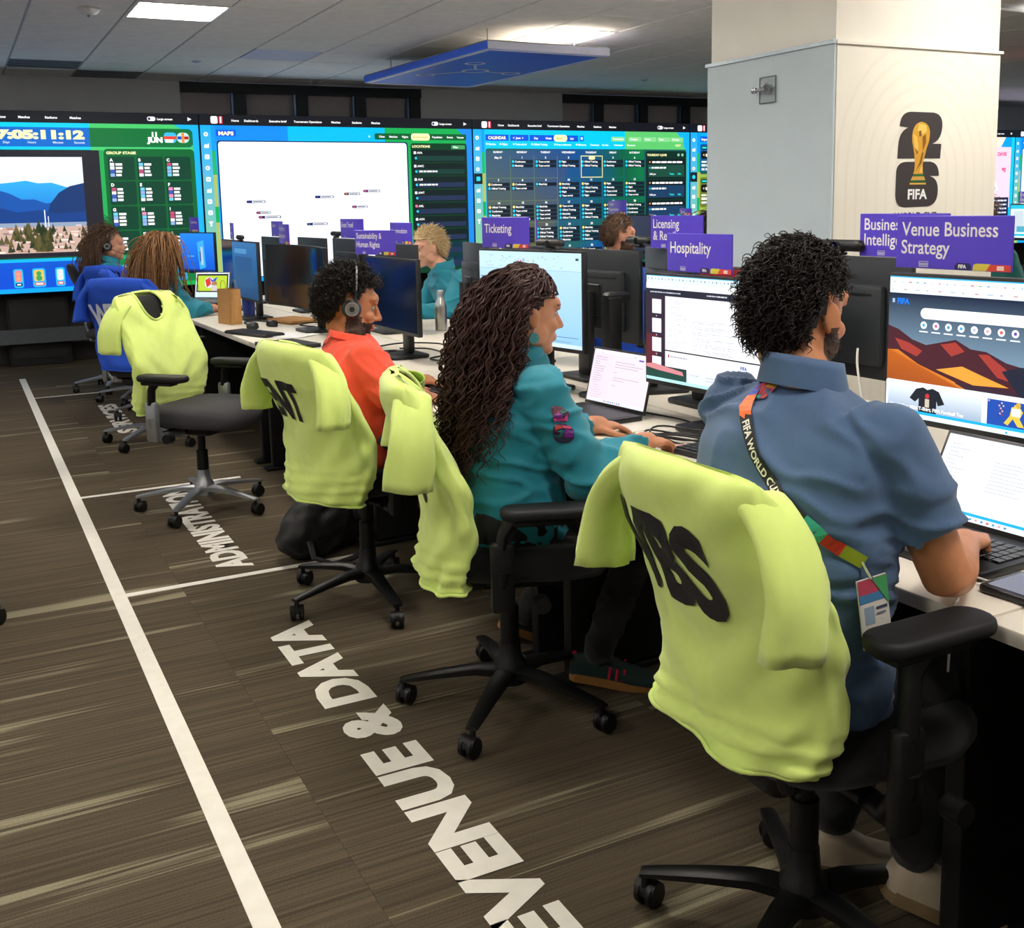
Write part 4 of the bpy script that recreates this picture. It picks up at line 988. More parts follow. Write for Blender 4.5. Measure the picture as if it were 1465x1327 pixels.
def make_chair(lb, x, y, face, base_rot, silver=False, arm_z=.68, seat_z=.49, arms=(1, 1), group='office chairs', pads=0.0, slide=0.0, dz=0.0):
    """face: heading of the sitter in world radians (0 = +x)"""
    t = thing('office_chair', lb, 'chair', (x, y, 0), face, group)
    br = base_rot-face
    bm = CH_SIL if silver else CH_BLK
    hub = MB(); hub.lathe([(.05, .075), (.052, .10), (.045, .135), (.034, .15), (.03, .20)], 20); hub.build('base_hub', bm, t)
    for k in range(5):
        a = br+2*pi*k/5; m = MB(); rings = []
        for r, z, w, h in ((.03, .108, .03, .028), (.10, .112, .026, .024), (.20, .100, .022, .018), (.29, .086, .018, .014), (.325, .080, .016, .010)):
            rings.append([(r, w, z-h*.5), (r, w*1.0, z+h*.25), (r, w*.55, z+h*.5), (r, -w*.55, z+h*.5), (r, -w, z+h*.25), (r, -w, z-h*.5)])
        m.loft(rings, M=Rz(a)); leg = m.build('base_leg', bm, t)
        m = MB(); make_caster(m, .315*cos(a), .315*sin(a), a+1.1+k*1.7); m.build('caster', CH_BLK, leg)
    m = MB(); m.lathe([(.028, .15), (.028, .30), (.019, .30), (.019, seat_z-.09)], 18); m.build('gas_column', CH_BLK, t)
    m = MB(); m.rbox((-.02+slide, 0, seat_z-.075), (.30, .22, .05), .015, rc=.03); m.cyl((-.05, -.20, seat_z-.075), (-.05, .20, seat_z-.075), .016, n=10); m.cyl((.05, -.29, seat_z-.07), (.05, -.33, seat_z-.07), .022, n=14); m.build('mechanism', CH_BLK, t)
    # seat: cushion with rounded plan and falling front edge
    m = MB(); n = 36; rings = []
    prof = [(.80, -.045), (.95, -.040), (1.0, -.015), (1.0, .012), (.96, .032), (.86, .043), (.55, .047), (.1, .047)]
    for s, z in prof:
        ring = []
        for k in range(n):
            a = 2*pi*k/n; c, d = cos(a), sin(a)
            px = .245*math.copysign(abs(c)**.62, c)*s; py = .25*math.copysign(abs(d)**.62, d)*s
            drop = -.03*max(0, (px-.12)/.125)**2+.012*max(0, (abs(py)-.1)/.15)**2*(1 if z > 0 else 0)
            ring.append((px+.03+slide, py*(1-.06*(px < 0)), seat_z+z+drop))
        rings.append(ring)
    m.loft(rings); m.build('seat', CH_GRY if silver else CH_FAB, t, smooth=60)
    # backrest
    m = MB(); rings = []
    nv = 14
    for i in range(nv+1):
        v = i/nv; bx, bz = back_curve(v)
        w = (.205+.03*sin(pi*v))*(1 if v < .85 else sqrt(max(0, 1-((v-.85)/.19)**2))*.35+.65)
        if v < .08: w *= .8+2.5*v
        th = .028*(1 if 0.06 < v < .94 else .55)
        ring = []
        for k in range(24):
            a = 2*pi*k/24; c, d = cos(a), sin(a)
            yy = w*math.copysign(abs(d)**.55, d); cup = .045*(yy/.23)**2
            ring.append((bx+cup+th*math.copysign(abs(c)**.7, c), yy, bz))
        rings.append([(p[0], p[1], p[2]+dz) for p in ring])
    m.loft(rings); m.build('backrest', CH_FAB, t, smooth=70)
    bx, bz = back_curve(.12)
    for s in (-1, 1):
        m = MB(); m.tube([(-.08, s*.12, seat_z-.07), (-.17, s*.14, seat_z-.05), (bx-.012, s*.12, bz-.01+dz), (bx+.005, s*.12, bz+.06+dz)], [.018, .018, .015, .010], 8)
        m.build('back_support', bm if silver else CH_BLK, t)
    for s, on in ((1, arms[0]), (-1, arms[1])):
        if not on: continue
        ar = MB()
        ar.tube([(-.02, s*.12, seat_z-.08), (-.04, s*.24, seat_z-.085), (-.05, s*.283, seat_z-.03), (-.05, s*.288, seat_z+.02)], [.022, .022, .024, .026], 10)
        ar.rbox((-.05, s*.288, seat_z+.0), (.062, .036, .19), .012, seg=2)
        arm = ar.build('armrest', bm if silver else CH_BLK, t)
        m = MB(); m.tube([(-.05, s*.288, seat_z+.08), (-.045, s*.288, arm_z-.06), (-.02, s*.286, arm_z-.02)], [.022, .022, .03], 10, flat=.75); m.build('arm_post', CH_BLK, arm)
        m = MB(); m.rbox((.02+pads, s*.285, arm_z-.004), (.265, .092, .030), .012, rc=.042, seg=3); m.rbox((.0+pads, s*.285, arm_z-.026), (.17, .06, .02), .006, seg=1); m.build('arm_pad', CH_PAD, arm)
    return t

# ---------------------------------------------------------------- T-shirts pulled over chair backs
SHIRT_Y = mat('neon_yellow_cotton', '#def586', 0.85, var=0.03, vscale=25, bump=0.12, bscale=900, sheen=0.3)
SHIRT_B = mat('royal_blue_cotton', '#164cc0', 0.85, var=0.04, vscale=25, bump=0.12, bscale=900)
SHIRT_P = mat('plum_cotton', '#5a3478', 0.85, var=0.04, vscale=25, bump=0.12, bscale=900)
def shirt(lb, x, y, face, m_, word=None, wcol='#15161a', hem=.02, neck='back', seed=1, sleeves=(1, 1), fill=1.0, wsize=.15, wz=.70, hang=0.0, wbold=.045, group=None, tuck=0.0, neckr=(.085, .055), wshift=0.0, dz=0.0):
    """shirt in chair coordinates; back face looks to local -x"""
    t = thing('t_shirt', lb, 'shirt', (x, y, dz), face, group)
    rnd = random.Random(seed); o1 = V((rnd.random()*50, rnd.random()*50, rnd.random()*50))
    nv, nu = 46, 72
    def dims(v):
        bx, bz = back_curve(max(v, -.2))
        if v < 0: bz = .53+.52*v
        w = .262+.012*sin(pi*min(1, max(v, 0)))-.02*(v < .2)*(.2-v)/.2
        if v > .72: w *= sqrt(max(0.0, 1-((v-.72)/.36)**2))*.34+.66
        th = .062-.006*v
        if v > .9: th *= sqrt(max(.02, 1-((v-.9)/.14)**2))
        return bx-.004, bz, w*fill, th
    def pos(v, a):
        bx, bz, w, th = dims(v)
        c, d = cos(a), sin(a)
        yy = w*math.copysign(abs(d)**.72, d); cup = .045*(yy/.23)**2
        xx = bx+cup*.8+th*math.copysign(abs(c)**.75, c)
        f = 1.0
        zz = bz-.018*(abs(yy)/.25)**2*max(0, v)
        p = V((xx, yy, zz))
        # folds: stretched diagonal wrinkles, stronger towards the hem
        k = noise.noise(V((yy*5+zz*3.2, zz*13-abs(yy)*9, 3*c))+o1)
        k2 = noise.noise(V((yy*16, zz*4, 2*c))+o1*1.3)
        amp = (.010+.010*(1-max(0, min(1, v))))
        fold = (k*amp+k2*.004)*f
        # bunching at the tucked hem
        if v < .2: fold += .012*tuck*sin(zz*180+yy*22+o1.x)*(.2-v)/.2
        return p+V((math.copysign(1, c)*fold*abs(c)**.5, math.copysign(1, d)*fold*abs(d), 0))
    rows = []
    v0 = hem
    for i in range(nv+1):
        v = v0+(1.045-v0)*i/nv
        rows.append([pos(v, 2*pi*k/nu) for k in range(nu)])
    m = MB(); vs = [p for r in rows for p in r]; fs = []
    nz = back_curve(1)[1]
    # neck opening centre
    sgn = -1 if neck == 'back' else 1
    def in_neck(p):
        if neck is None: return False
        cz = 1.02
        q = (p.y/neckr[0])**2+((p.z-cz)/neckr[1])**2
        xc = back_curve(.97)[0]
        return q < 1 and (p.x-xc)*sgn > -.02
    for i in range(nv):
        for k in range(nu):
            k2 = (k+1) % nu
            q = (rows[i][k]+rows[i+1][k2])/2
            if in_neck(q): continue
            fs.append((i*nu+k, i*nu+k2, (i+1)*nu+k2, (i+1)*nu+k))
    if neck is None or True:
        top = len(vs); c = sum((p for p in rows[-1]), V((0, 0, 0)))/nu; vs.append(c+V((0, 0, .003)))
        for k in range(nu):
            q = (rows[-1][k]+rows[-1][(k+1) % nu]+c)/3
            if not in_neck(q): fs.append((nv*nu+k, nv*nu+(k+1) % nu, top))
    m.add(vs, fs)
    body = m.build('body', m_, t, smooth=180)
    md = body.modifiers.new('thickness', 'SOLIDIFY'); md.thickness = .003; md.offset = -1
    # hem roll
    m = MB(); m.tube([p for p in rows[0]]+[rows[0][0], rows[0][1]], .0045, 6, cap=False); m.build('hem', m_, t, smooth=180)
    # collar
    if neck:
        pts = []
        for k in range(33):
            a = 2*pi*k/32; yy = neckr[0]*cos(a); zz = 1.02+neckr[1]*sin(a)
            v = (zz+.018*(abs(yy)/.25)**2-.53)/.52
            v = min(v, 1.04)
            bx, bz, w, th = dims(v)
            s_ = min(1, abs(yy)/w); aa = math.asin(s_**(1/.72)); aa = aa if yy > 0 else -aa
            aa = aa if sgn > 0 else pi-aa
            q = pos(v, aa); pts.append(V((q.x+sgn*.001, yy, q.z)))
        m = MB(); m.tube(pts, .0065, 8, cap=False); m.build('collar', m_, t, smooth=180)
    # sleeves: flattened tubes that hang down
    for s, on in ((1, sleeves[0]), (-1, sleeves[1])):
        if not on: continue
        m = MB(); rings = []
        bx, bz, w, th = dims(.93)
        w = .24; n = 20
        ln = .225
        path = []
        for i in range(13):
            u = i/12
            path.append(V((bx+.030-.020*u+hang*u, s*(w*.70+.105*sin(min(1, u*1.25)*pi/2)), bz+.012-ln*u**1.35)))
        for i, pc in enumerate(path):
            u = i/12; tg = (path[min(i+1, 12)]-path[max(i-1, 0)]).normalized(); ax_ = V((1, 0, 0)); ax_ = (ax_-tg*ax_.dot(tg)).normalized(); ay_ = tg.cross(ax_)
            ax = .050+.014*u; ay = .024+.007*u
            ring = []
            for k in range(n):
                a = 2*pi*k/n
                f = noise.noise(V((cos(a)*2.2, sin(a)*2.2+s*3, u*2.6))+o1)*.020*u
                ring.append(pc+ax_*(ax+f)*cos(a)+ay_*(ay+f)*sin(a))
            rings.append(ring)
        m.loft(rings, cap=False); sl = m.build('sleeve', m_, t, smooth=180)
        md = sl.modifiers.new('thickness', 'SOLIDIFY'); md.thickness = .0025; md.offset = -1
    if word:
        k = wsize/.69; fb = text_tris(word, wbold)[2]; cx = (fb[0]+fb[1])/2; cond = .76
        for i_, ch in enumerate(word):
            vs, fs, bb = text_tris(ch, wbold); off = text_tris(word[:i_+1], wbold)[2][1]-bb[1]
            bmx = bmesh.new()
            bv = [bmx.verts.new((v[0]+off, v[1], 0)) for v in vs]
            for f in fs:
                try: bmx.faces.new([bv[i] for i in f])
                except ValueError: pass
            for _ in range(3):
                le = [e for e in bmx.edges if e.calc_length() > .09]
                if le: bmesh.ops.subdivide_edges(bmx, edges=le, cuts=1)
            bmesh.ops.triangulate(bmx, faces=bmx.faces)
            for v in bmx.verts:
                yy = -(v.co.x-cx)*k*cond+wshift; zz = wz+v.co.y*k
                vv = (zz-.53)/.52
                bx, bz, w, th = dims(vv)
                s_ = min(.999, abs(yy)/w); aa = math.asin(s_**(1/.72)); aa = pi-aa if yy > 0 else pi+aa
                q = pos(vv, aa); v.co = V((q.x-.0035, yy, q.z))
            me = bpy.data.meshes.new('letter'); bmx.to_mesh(me); bmx.free()
            me.materials.append(mat('shirt_print_'+wcol.strip('#'), wcol, .6)); link('letter_'+ch.lower(), me, t)
    return t
C1 = (1.38, 1.475); C2 = (1.345, 2.665); C3 = (1.28, 3.70); C4 = (1.0, 5.29)
a1 = radians(0); a2 = radians(-20); a3 = radians(13); a4 = radians(-47)
make_chair('black office chair of the man in the blue polo shirt', C1[0], C1[1], a1, math.atan2(1.706-1.47, 1.146-1.37), arm_z=.742, pads=-.02, dz=-.055)
make_chair('black office chair of the woman in the teal jacket', C2[0], C2[1], a2, math.atan2(2.821-2.665, 1.053-1.345), arm_z=.665, dz=-.07, pads=.06)
make_chair('black office chair of the man in the orange shirt', C3[0], C3[1], a3, math.atan2(3.613-3.70, .981-1.28), arm_z=.665, dz=-.07)
make_chair('empty office chair with silver base and dark grey seat', C4[0], C4[1], a4, math.atan2(5.384-5.29, .702-1.0), silver=True, arm_z=.70)
shirt('neon yellow T-shirt reading VBS on the nearest chair', C1[0], C1[1], a1, SHIRT_Y, 'VBS', seed=1, tuck=1, neck=None, wz=.80, wsize=.160, fill=.89, wshift=.05, dz=-.055)
shirt('neon yellow T-shirt on the chair of the woman in teal', C2[0], C2[1], a2, SHIRT_Y, 'COS', seed=2, tuck=.6, hem=-.06, neck='front', wz=.735, wsize=.15, dz=-.07, fill=.95, wshift=.02)
shirt('neon yellow T-shirt on the chair of the man in orange', C3[0], C3[1], a3, SHIRT_Y, 'ENT', seed=3, tuck=.6, neck='front', wz=.80, wsize=.13, dz=-.07, hem=-.05, wshift=.05)
shirt('neon yellow T-shirt with scoop neck on the empty silver chair', C4[0], C4[1], a4, SHIRT_Y, None, seed=4, tuck=.5, neck='front', hem=-.05, neckr=(.085, .085), fill=.97)
# blue shirt chairs at the far end
C5 = (1.05, 7.05); C6 = (1.22, 8.72); C7 = (1.24, 8.02); C11 = (1.12, 9.42)
f5 = radians(48); f6 = radians(36)
make_chair('silver based chair in a blue W shirt beyond the empty chair', C5[0], C5[1], f5, radians(155), silver=True, arm_z=.66)
shirt('royal blue T-shirt with white W letters behind the yellow one', C5[0], C5[1], f5, SHIRT_B, 'WFM', '#dfe6f4', seed=5, neck='front', wz=.78, wsize=.13, hem=-.06, wshift=.06)
make_chair('empty chair under the farthest left blue shirt', C6[0], C6[1], f6, radians(20), silver=True)
make_chair('chair of the woman with headset at the far left', C11[0], C11[1], radians(-5), radians(35), silver=True)
shirt('royal blue T-shirt farthest left, letters NT showing', C6[0], C6[1], f6, SHIRT_B, 'CNT', '#dfe6f4', seed=6, neck='front', wz=.80, wsize=.13)
make_chair('chair of the woman with long brown hair, under a blue shirt', C7[0], C7[1], radians(-10), radians(50), silver=True)
shirt('royal blue T-shirt humped between two teal jackets', C7[0], C7[1], radians(-10), SHIRT_B, None, seed=7, neck='front')
# chair at the very left edge: only one caster of it shows
make_chair('office chair beyond the left picture edge, one black caster in view', -.28, 4.18, radians(170), radians(-7), arm_z=.66)
# across the bench
C8 = (3.18, 6.55)
make_chair('chair of the blond woman, under a blue shirt', C8[0], C8[1], radians(172), radians(10))
shirt('royal blue T-shirt on the chair behind the blond woman', C8[0], C8[1], radians(172), SHIRT_B, None, seed=8, neck='front')
C9 = (3.35, 5.2)
make_chair('empty chair under a blue shirt behind the dark monitor backs', C9[0], C9[1], radians(200), radians(10))
shirt('royal blue T-shirt, only its rounded top showing above monitor backs', C9[0], C9[1], radians(200), SHIRT_B, None, seed=9, neck=None)
C10 = (4.85, 3.35)
make_chair('chair under a plum purple shirt right of the pillar', C10[0], C10[1], radians(25), radians(10))
shirt('plum purple T-shirt with dark neck opening right of the pillar', C10[0], C10[1], radians(25), SHIRT_P, None, seed=10, neck='back', neckr=(.09, .08))
# ================================================================ PEOPLE
from mathutils.bvhtree import BVHTree
def skin(n, c): return mat('skin_'+n, c, 0.5, var=0.06, vscale=40, bump=0.06, bscale=500, sss=0.15)
def cloth(n, c, rough=.85, b=.15): return mat('cloth_'+n, c, rough, var=0.05, vscale=30, bump=b, bscale=700, sheen=.15)
def hairm(n, c): return mat('hair_'+n, c, 0.5, var=0.35, vscale=60, spec=.35)
def sect(c, th, w, d, n=28, p=.85, z_tilt=0.0):
    f = V((cos(th), sin(th), 0)); l = V((-sin(th), cos(th), 0)); out = []
    for k in range(n):
        a = 2*pi*k/n; ca, sa = cos(a), sin(a)
        out.append(V(c)+f*d*math.copysign(abs(ca)**p, ca)+l*w*math.copysign(abs(sa)**p, sa)+V((0, 0, z_tilt*ca)))
    return out
def lerp(a, b, t): return V(a)+(V(b)-V(a))*t
def head_blobs(m, HM, s=1.0, fem=False):
    def E(c, r, R=None): m.ell(V(c)*s, V(r)*s, 20, 12, M=HM, R=R)
    E((-.014, 0, .034), (.098, .076, .092)); E((.004, 0, .012), (.088, .072, .10))
    E((.030, 0, -.035), (.064, .060, .078)); E((.045, 0, -.07), (.042, .047, .045))
    E((.072, 0, -.100), (.022, .026, .019)); E((.080, 0, -.062), (.018, .028, .02))
    E((.070, 0, .035), (.030, .058, .026))
    for q in (-1, 1):
        E((.062, q*.034, -.028), (.030, .024, .022)); E((.01, q*.058, -.055), (.042, .014, .034)); E((.084, q*.028, .022), (.012, .022, .007))
        R = Matrix.Rotation(q*.35, 3, 'Z') @ Matrix.Rotation(-.15, 3, 'Y')
        E((-.006, q*.079, -.010), (.019, .0065, .031), R); E((-.010, q*.082, -.004), (.020, .004, .029), R)
        E((.100, q*.010, -.036), (.010, .008, .007))
    m.tube([V((.088, 0, .018))*s, V((.104, 0, -.012))*s, V((.114, 0, -.030))*s], [.007*s, .0095*s, .011*s], 10, round_=True, M=HM)
    E((.095, 0, -.060), (.009, .020, .005)); E((.094, 0, -.071), (.009, .018, .006))
def hand_blobs(m, W, d, up, side, curl=.5, spread=.012, s=1.0, curls=None):
    """W wrist, d finger direction, up back-of-hand normal, side +1 when the thumb is on the left of d"""
    d = V(d).normalized(); up = V(up); up = (up-d*up.dot(d)).normalized(); y = up.cross(d)*side
    M = Matrix((d, y, up)).transposed().to_4x4(); M.translation = W
    m.ell((.046*s, -.002, 0), (.056*s, .041*s, .0155*s), 16, 10, M=M); m.ell((.028*s, .022*s, -.006), (.036*s, .022*s, .016*s), 12, 8, M=M)
    lens = (.074, .082, .076, .060)
    for k in range(4):
        yb = (.029-.0195*k)*s; cu = curls[k] if curls else curl*(1+.12*k)
        p = V((.085*s, yb, .001)); a = 0.1; pts = [V((.055*s, yb*.92, 0)), p]; sp = (1.5-k)*spread*4
        for seg, fr in enumerate((.45, .30, .25)):
            a += cu*(.75 if seg == 0 else 1.0)
            p = p+V((cos(a)*cos(sp), cos(a)*sin(sp), -sin(a)))*lens[k]*fr*s; pts.append(p)
        m.tube(pts, [r*s for r in (.0095, .0092, .0086, .0080, .0070)], 10, round_=True, M=M)
    m.tube([V((.014, .026, -.006))*s, V((.042, .050, -.014))*s, V((.068, .060, -.020))*s, V((.088, .062, -.022))*s], [.0125*s, .0115*s, .0100*s, .0085*s], 10, round_=True, M=M)
def folds(seed, amp, sc=(1, 1, 1)):
    o = V((seed*3.7, seed*1.9, seed*5.3))
    def f(co, n):
        q = V((co.x*sc[0], co.y*sc[1], co.z*sc[2]))
        w = noise.noise(q*3+o)*.8
        q2 = V((q.x+w*.2, q.y+w*.2, q.z*1.7+w*.3))
        a = noise.noise(q*6+o); b = noise.noise(q2*15+o*2)
        r = 1-abs(noise.noise(q2*7+o*3))*3.2
        return amp*(a*.5+b*.2+max(0, r)**1.5*.9-.35)
    return f
def interp(x, tab):
    if x <= tab[0][0]: return tab[0][1]
    for (a, b), (c, d) in zip(tab, tab[1:]):
        if x <= c: return b+(d-b)*(x-a)/(c-a)
    return tab[-1][1]
SK_C, SK_R = V((-.010, 0, .026)), V((.100, .079, .105))
SHORT = [(-1, -.80), (-.45, -.75), (-.25, -.35), (-.12, .20), (.12, .25), (.2, -.05), (.34, .10), (.46, .42), (1, .52)]
LONGM = [(-1, -.9), (-.3, -.75), (-.05, -.1), (.2, -.1), (.45, .36), (.7, .60), (1, .66)]
def hair(name, HM, m_, parent, n=1200, length=.05, segs=7, curl=(.006, .022), rad=.002, tab=SHORT, lift=.5, grav=.15, puff=1.04, seed=1, part=None, colliders=(), swept=V((0, 0, 0)), lvar=.4, s=1.0, cgrow=.15, tie=None, ears=False, bvh=None):
    rnd = random.Random(seed); m = MB()
    Rm = HM.to_3x3(); inv = HM.inverted()
    # under-cap that follows the skull
    nu, nv = 40, 26; idx = {}; vs = []; fs = []
    ok = lambda d: d.z > interp(d.x, tab)
    for i in range(nv+1):
        for j in range(nu):
            ph = -pi/2+pi*i/nv; a = 2*pi*j/nu
            d = V((cos(ph)*cos(a), cos(ph)*sin(a), sin(ph)))
            k = puff*(1+.02*noise.noise(d*9+V((seed, 0, 0))))
            p = SK_C*s+V((d.x*SK_R.x*k*s, d.y*SK_R.y*k*s, d.z*SK_R.z*k*s)); idx[(i, j)] = len(vs); vs.append(HM @ p)
    for i in range(nv):
        for j in range(nu):
            ph = -pi/2+pi*(i+.5)/nv; a = 2*pi*(j+.5)/nu
            if ok(V((cos(ph)*cos(a), cos(ph)*sin(a), sin(ph)))):
                fs.append((idx[(i, j)], idx[(i, (j+1) % nu)], idx[(i+1, (j+1) % nu)], idx[(i+1, j)]))
    m.add(vs, fs)
    cnt = 0; tries = 0
    while cnt < n and tries < n*8:
        tries += 1
        z = rnd.uniform(-1, 1); a = rnd.uniform(0, 2*pi); q = sqrt(1-z*z); d = V((q*cos(a), q*sin(a), z))
        if not ok(d): continue
        cnt += 1
        p = HM @ (SK_C*s+V((d.x*SK_R.x, d.y*SK_R.y, d.z*SK_R.z))*s)
        nrm = (Rm @ V((d.x/SK_R.x, d.y/SK_R.y, d.z/SK_R.z))).normalized()
        rv = V((rnd.gauss(0, 1), rnd.gauss(0, 1), rnd.gauss(0, 1))).normalized()
        tan = (Rm @ swept); 
        if part is not None: tan = tan+(Rm @ V((-.25, math.copysign(1, d.y-part)*1.0, 0)))
        dr = (nrm*lift+tan*.8+rv*.35).normalized()
        L = length*(1+rnd.uniform(-lvar, lvar*.6)); st = L/segs
        lay = 1.02+rnd.random()*(puff-.98)*1.6
        pts = [p-nrm*.004]
        for k in range(segs):
            dr = (dr+V((0, 0, -1))*grav+rv*.04).normalized()
            p = p+dr*st
            lp = inv @ p-SK_C*s; e = sqrt((lp.x/SK_R.x)**2+(lp.y/SK_R.y)**2+(lp.z/SK_R.z)**2)/s
            if e < lay and e > 1e-6:
                p = HM @ (SK_C*s+lp*(lay/e))
            if tie is not None and k < segs*.6:
                lp = inv @ p
                if lp.z < .05*s and lp.x > tie-.25*max(0, lp.z): lp.x += (tie-.25*max(0, lp.z)-lp.x)*.55; p = HM @ lp
            for (c, r) in colliders:
                dv = V(((p.x-c[0])/r[0], (p.y-c[1])/r[1], (p.z-c[2])/r[2])); l = dv.length
                if l < 1: p = V((c[0]+(p.x-c[0])/l, c[1]+(p.y-c[1])/l, c[2]+(p.z-c[2])/l))
            if bvh is not None and k > 2:
                lc, nn, _i, _d = bvh.find_nearest(p)
                if lc is not None and (p-lc).dot(nn) < .012 and _d < .15: p = lc+nn*(.012+rnd.random()*.012)
            if k > 0:
                dr = (p-pts[-1]).normalized()*.7+dr*.3
            pts.append(p.copy())
        if curl:
            ph = rnd.uniform(0, 6.28); cr = curl[0]*rnd.uniform(.6, 1.3); wl = curl[1]*rnd.uniform(.8, 1.3); acc = 0; out = []
            fine = []
            sub = max(1, int(math.ceil(st/(wl/5))))
            for a_, b_ in zip(pts, pts[1:]):
                for k in range(sub): fine.append(a_.lerp(b_, k/sub))
            fine.append(pts[-1])
            for k, q in enumerate(fine):
                tt = (fine[min(k+1, len(fine)-1)]-fine[max(k-1, 0)])
                if tt.length < 1e-7: tt = V((0, 0, -1))
                tt.normalize(); u = tt.orthogonal().normalized(); w = tt.cross(u)
                if k: acc += (fine[k]-fine[k-1]).length
                an = ph+acc/wl*2*pi; gr = min(1, acc/(L*cgrow+1e-6))
                out.append(q+(u*cos(an)+w*sin(an))*cr*gr)
            pts = out
        if ears:
            if any(((inv @ q)/s-V((-.004, math.copysign(.083, (inv @ q).y), -.014))).length < .046 for q in pts): continue
        nn = len(pts); m.tube(pts, [rad*(1-.65*(k/(nn-1))**2) for k in range(nn)], 3, cap=False)
    return m.build(name, m_, parent, smooth=180)
def shoe_mesh(m, M, L=.28, mi=(0, 1)):
    rings = []; n = 18
    for u, w, h in ((0, .022, .06), (.03, .034, .075), (.10, .037, .085), (.20, .036, .088), (.36, .036, .08), (.5, .040, .062), (.68, .048, .05), (.84, .047, .042), (.95, .036, .034), (1, .018, .024)):
        ring = []
        for k in range(n):
            a = 2*pi*k/n; yy = w*math.copysign(abs(cos(a))**.7, cos(a)); zz = .022+(h-.01)*(.5+.5*sin(a)) if sin(a) > -.2 else .022
            ring.append((u*L-.07, yy, max(zz, .020)))
        rings.append(ring)
    m.loft(rings, M=M)
def sole_mesh(m, M, L=.285):
    pts = [(-.07+L*u, w) for u, w in ((0, .0), (.01, .022), (.06, .036), (.3, .038), (.5, .041), (.7, .050), (.86, .049), (.96, .034), (1, .0))]
    poly = pts+[(p[0], -p[1]) for p in reversed(pts[1:-1])]
    m.prism(poly, .026, M)
def person(lb, c, group=None):
    """c: joint positions in world metres; builds body, clothes, shoes; returns root and useful pieces"""
    base = V((c['pel'][0], c['pel'][1], 0))
    root = thing('person', lb, 'person', base, 0, group, absolute=True)
    th = c['th']; s = c.get('s', 1.0); vx = c.get('voxel', .006)
    f = V((cos(th), sin(th), 0)); l = V((-sin(th), cos(th), 0))
    HM = T(V(c['head'])) @ Rz(c['hth']) @ Matrix.Rotation(c.get('hroll', 0), 4, 'X') @ Matrix.Rotation(c.get('hpitch', 0), 4, 'Y')
    hs = c.get('hs', 1.0)
    wd = c['wd']  # widths: pelvis, waist, chest, shoulder
    dd = c['dd']
    sw = c['sw']  # half distance of the shoulder joints
    sh = V(c['sho']); Rs = sh-l*sw; Ls = sh+l*sw
    if 'Rs' in c: Rs = V(c['Rs'])
    if 'Ls' in c: Ls = V(c['Ls'])
    ctr = [V(c['pel']), V(c['wai']), V(c['che']), sh]
    def torso(m, k):
        rings = [sect(ctr[0]+V((0, 0, -.09)), th, wd[0]*.75+k, dd[0]*.7+k), sect(ctr[0], th, wd[0]+k, dd[0]+k)]
        for t in (.33, .66): rings.append(sect(lerp(ctr[0], ctr[1], t), th, (wd[0]*(1-t)+wd[1]*t)+k, (dd[0]*(1-t)+dd[1]*t)+k))
        rings.append(sect(ctr[1], th, wd[1]+k, dd[1]+k)); rings.append(sect(lerp(ctr[1], ctr[2], .5), th, (wd[1]+wd[2])/2+k, (dd[1]+dd[2])/2+k)); rings.append(sect(ctr[2], th, wd[2]+k, dd[2]+k))
        rings.append(sect(lerp(ctr[2], sh, .6), th, wd[3]*.97+k, dd[2]*.96+k)); rings.append(sect(sh+V((0, 0, .015)), th, wd[3]*.86+k, dd[3]+k))
        nk = V(c['nec']); rings.append(sect(lerp(sh, nk, .5)+V((0, 0, .012)), th, wd[3]*.52+k, dd[3]*.78+k)); rings.append(sect(nk, th, .06*s+k*.6, .062*s+k*.6))
        m.loft(rings)
    ar = c.get('ar', 1.0)
    body = MB(); torso(body, -.022)
    nk = V(c['nec']); hc = HM @ V((-.02, 0, -.075)); body.tube([nk-V((0, 0, .03)), nk, lerp(nk, hc, .5), hc], [.055*s, .058*s, .055*s, .056*s], 20, round_=True)
    head_blobs(body, HM, hs)
    top = MB(); torso(top, .010)
    arms = {}
    for side, S in (('R', Rs), ('L', Ls)):
        if side not in c: continue
        A = c[side]; El = V(A['e']); Wr = V(A['w'])
        S0 = S+(sh-S)*.25
        body.tube([S0, S, lerp(S, El, .35), lerp(S, El, .8), El, lerp(El, Wr, .12), lerp(El, Wr, .35), lerp(El, Wr, .75), Wr, Wr+(V(A['hd'])).normalized()*.02], [r*ar for r in (.035, .040, .046, .044, .043, .045, .043, .033, .028, .028)], 18, round_=True)
        if A.get('hand', 1): hand_blobs(body, Wr, A['hd'], A.get('up', (0, 0, 1)), A.get('side', 1 if side == 'R' else -1), A.get('curl', .45), A.get('spread', .012), A.get('hsz', 1.0), A.get('curls'))
        if c['sleeve'] == 'long':
            pp = [S0, S, lerp(S, El, .4), lerp(S, El, .85), El, lerp(El, Wr, .15), lerp(El, Wr, .6), lerp(El, Wr, .97)]
            top.tube(pp, [r*ar for r in (.062, .066, .066, .063, .064, .061, .054, .042)], 20, round_=False)
            top.ell(S, (.066*ar,)*3, 16, 10); top.ell(El, (.066*ar,)*3, 14, 10)
        else:
            fr = c.get('sfr', .78)
            pp = [S0, S, lerp(S, El, fr*.5), lerp(S, El, fr)]
            top.tube(pp, [r*ar for r in (.062, .066, .067, .068)], 20); top.ell(S, (.066*ar,)*3, 16, 10)
    bm_ = remesh(body, vx, c.get('bsm', 3)); build_me(bm_, 'body', c['skin'], root)
    fo = folds(c.get('seed', 1), c.get('fold', .008), c.get('fsc', (1, 1, 1)))
    tm_ = remesh(top, c.get('tvx', .008), c.get('tsm', 14), fo); to = build_me(tm_, c.get('topname', 'shirt'), c['top'], root)
    bvh = BVHTree.FromPolygons([v.co.copy() for v in tm_.vertices], [tuple(p.vertices) for p in tm_.polygons])
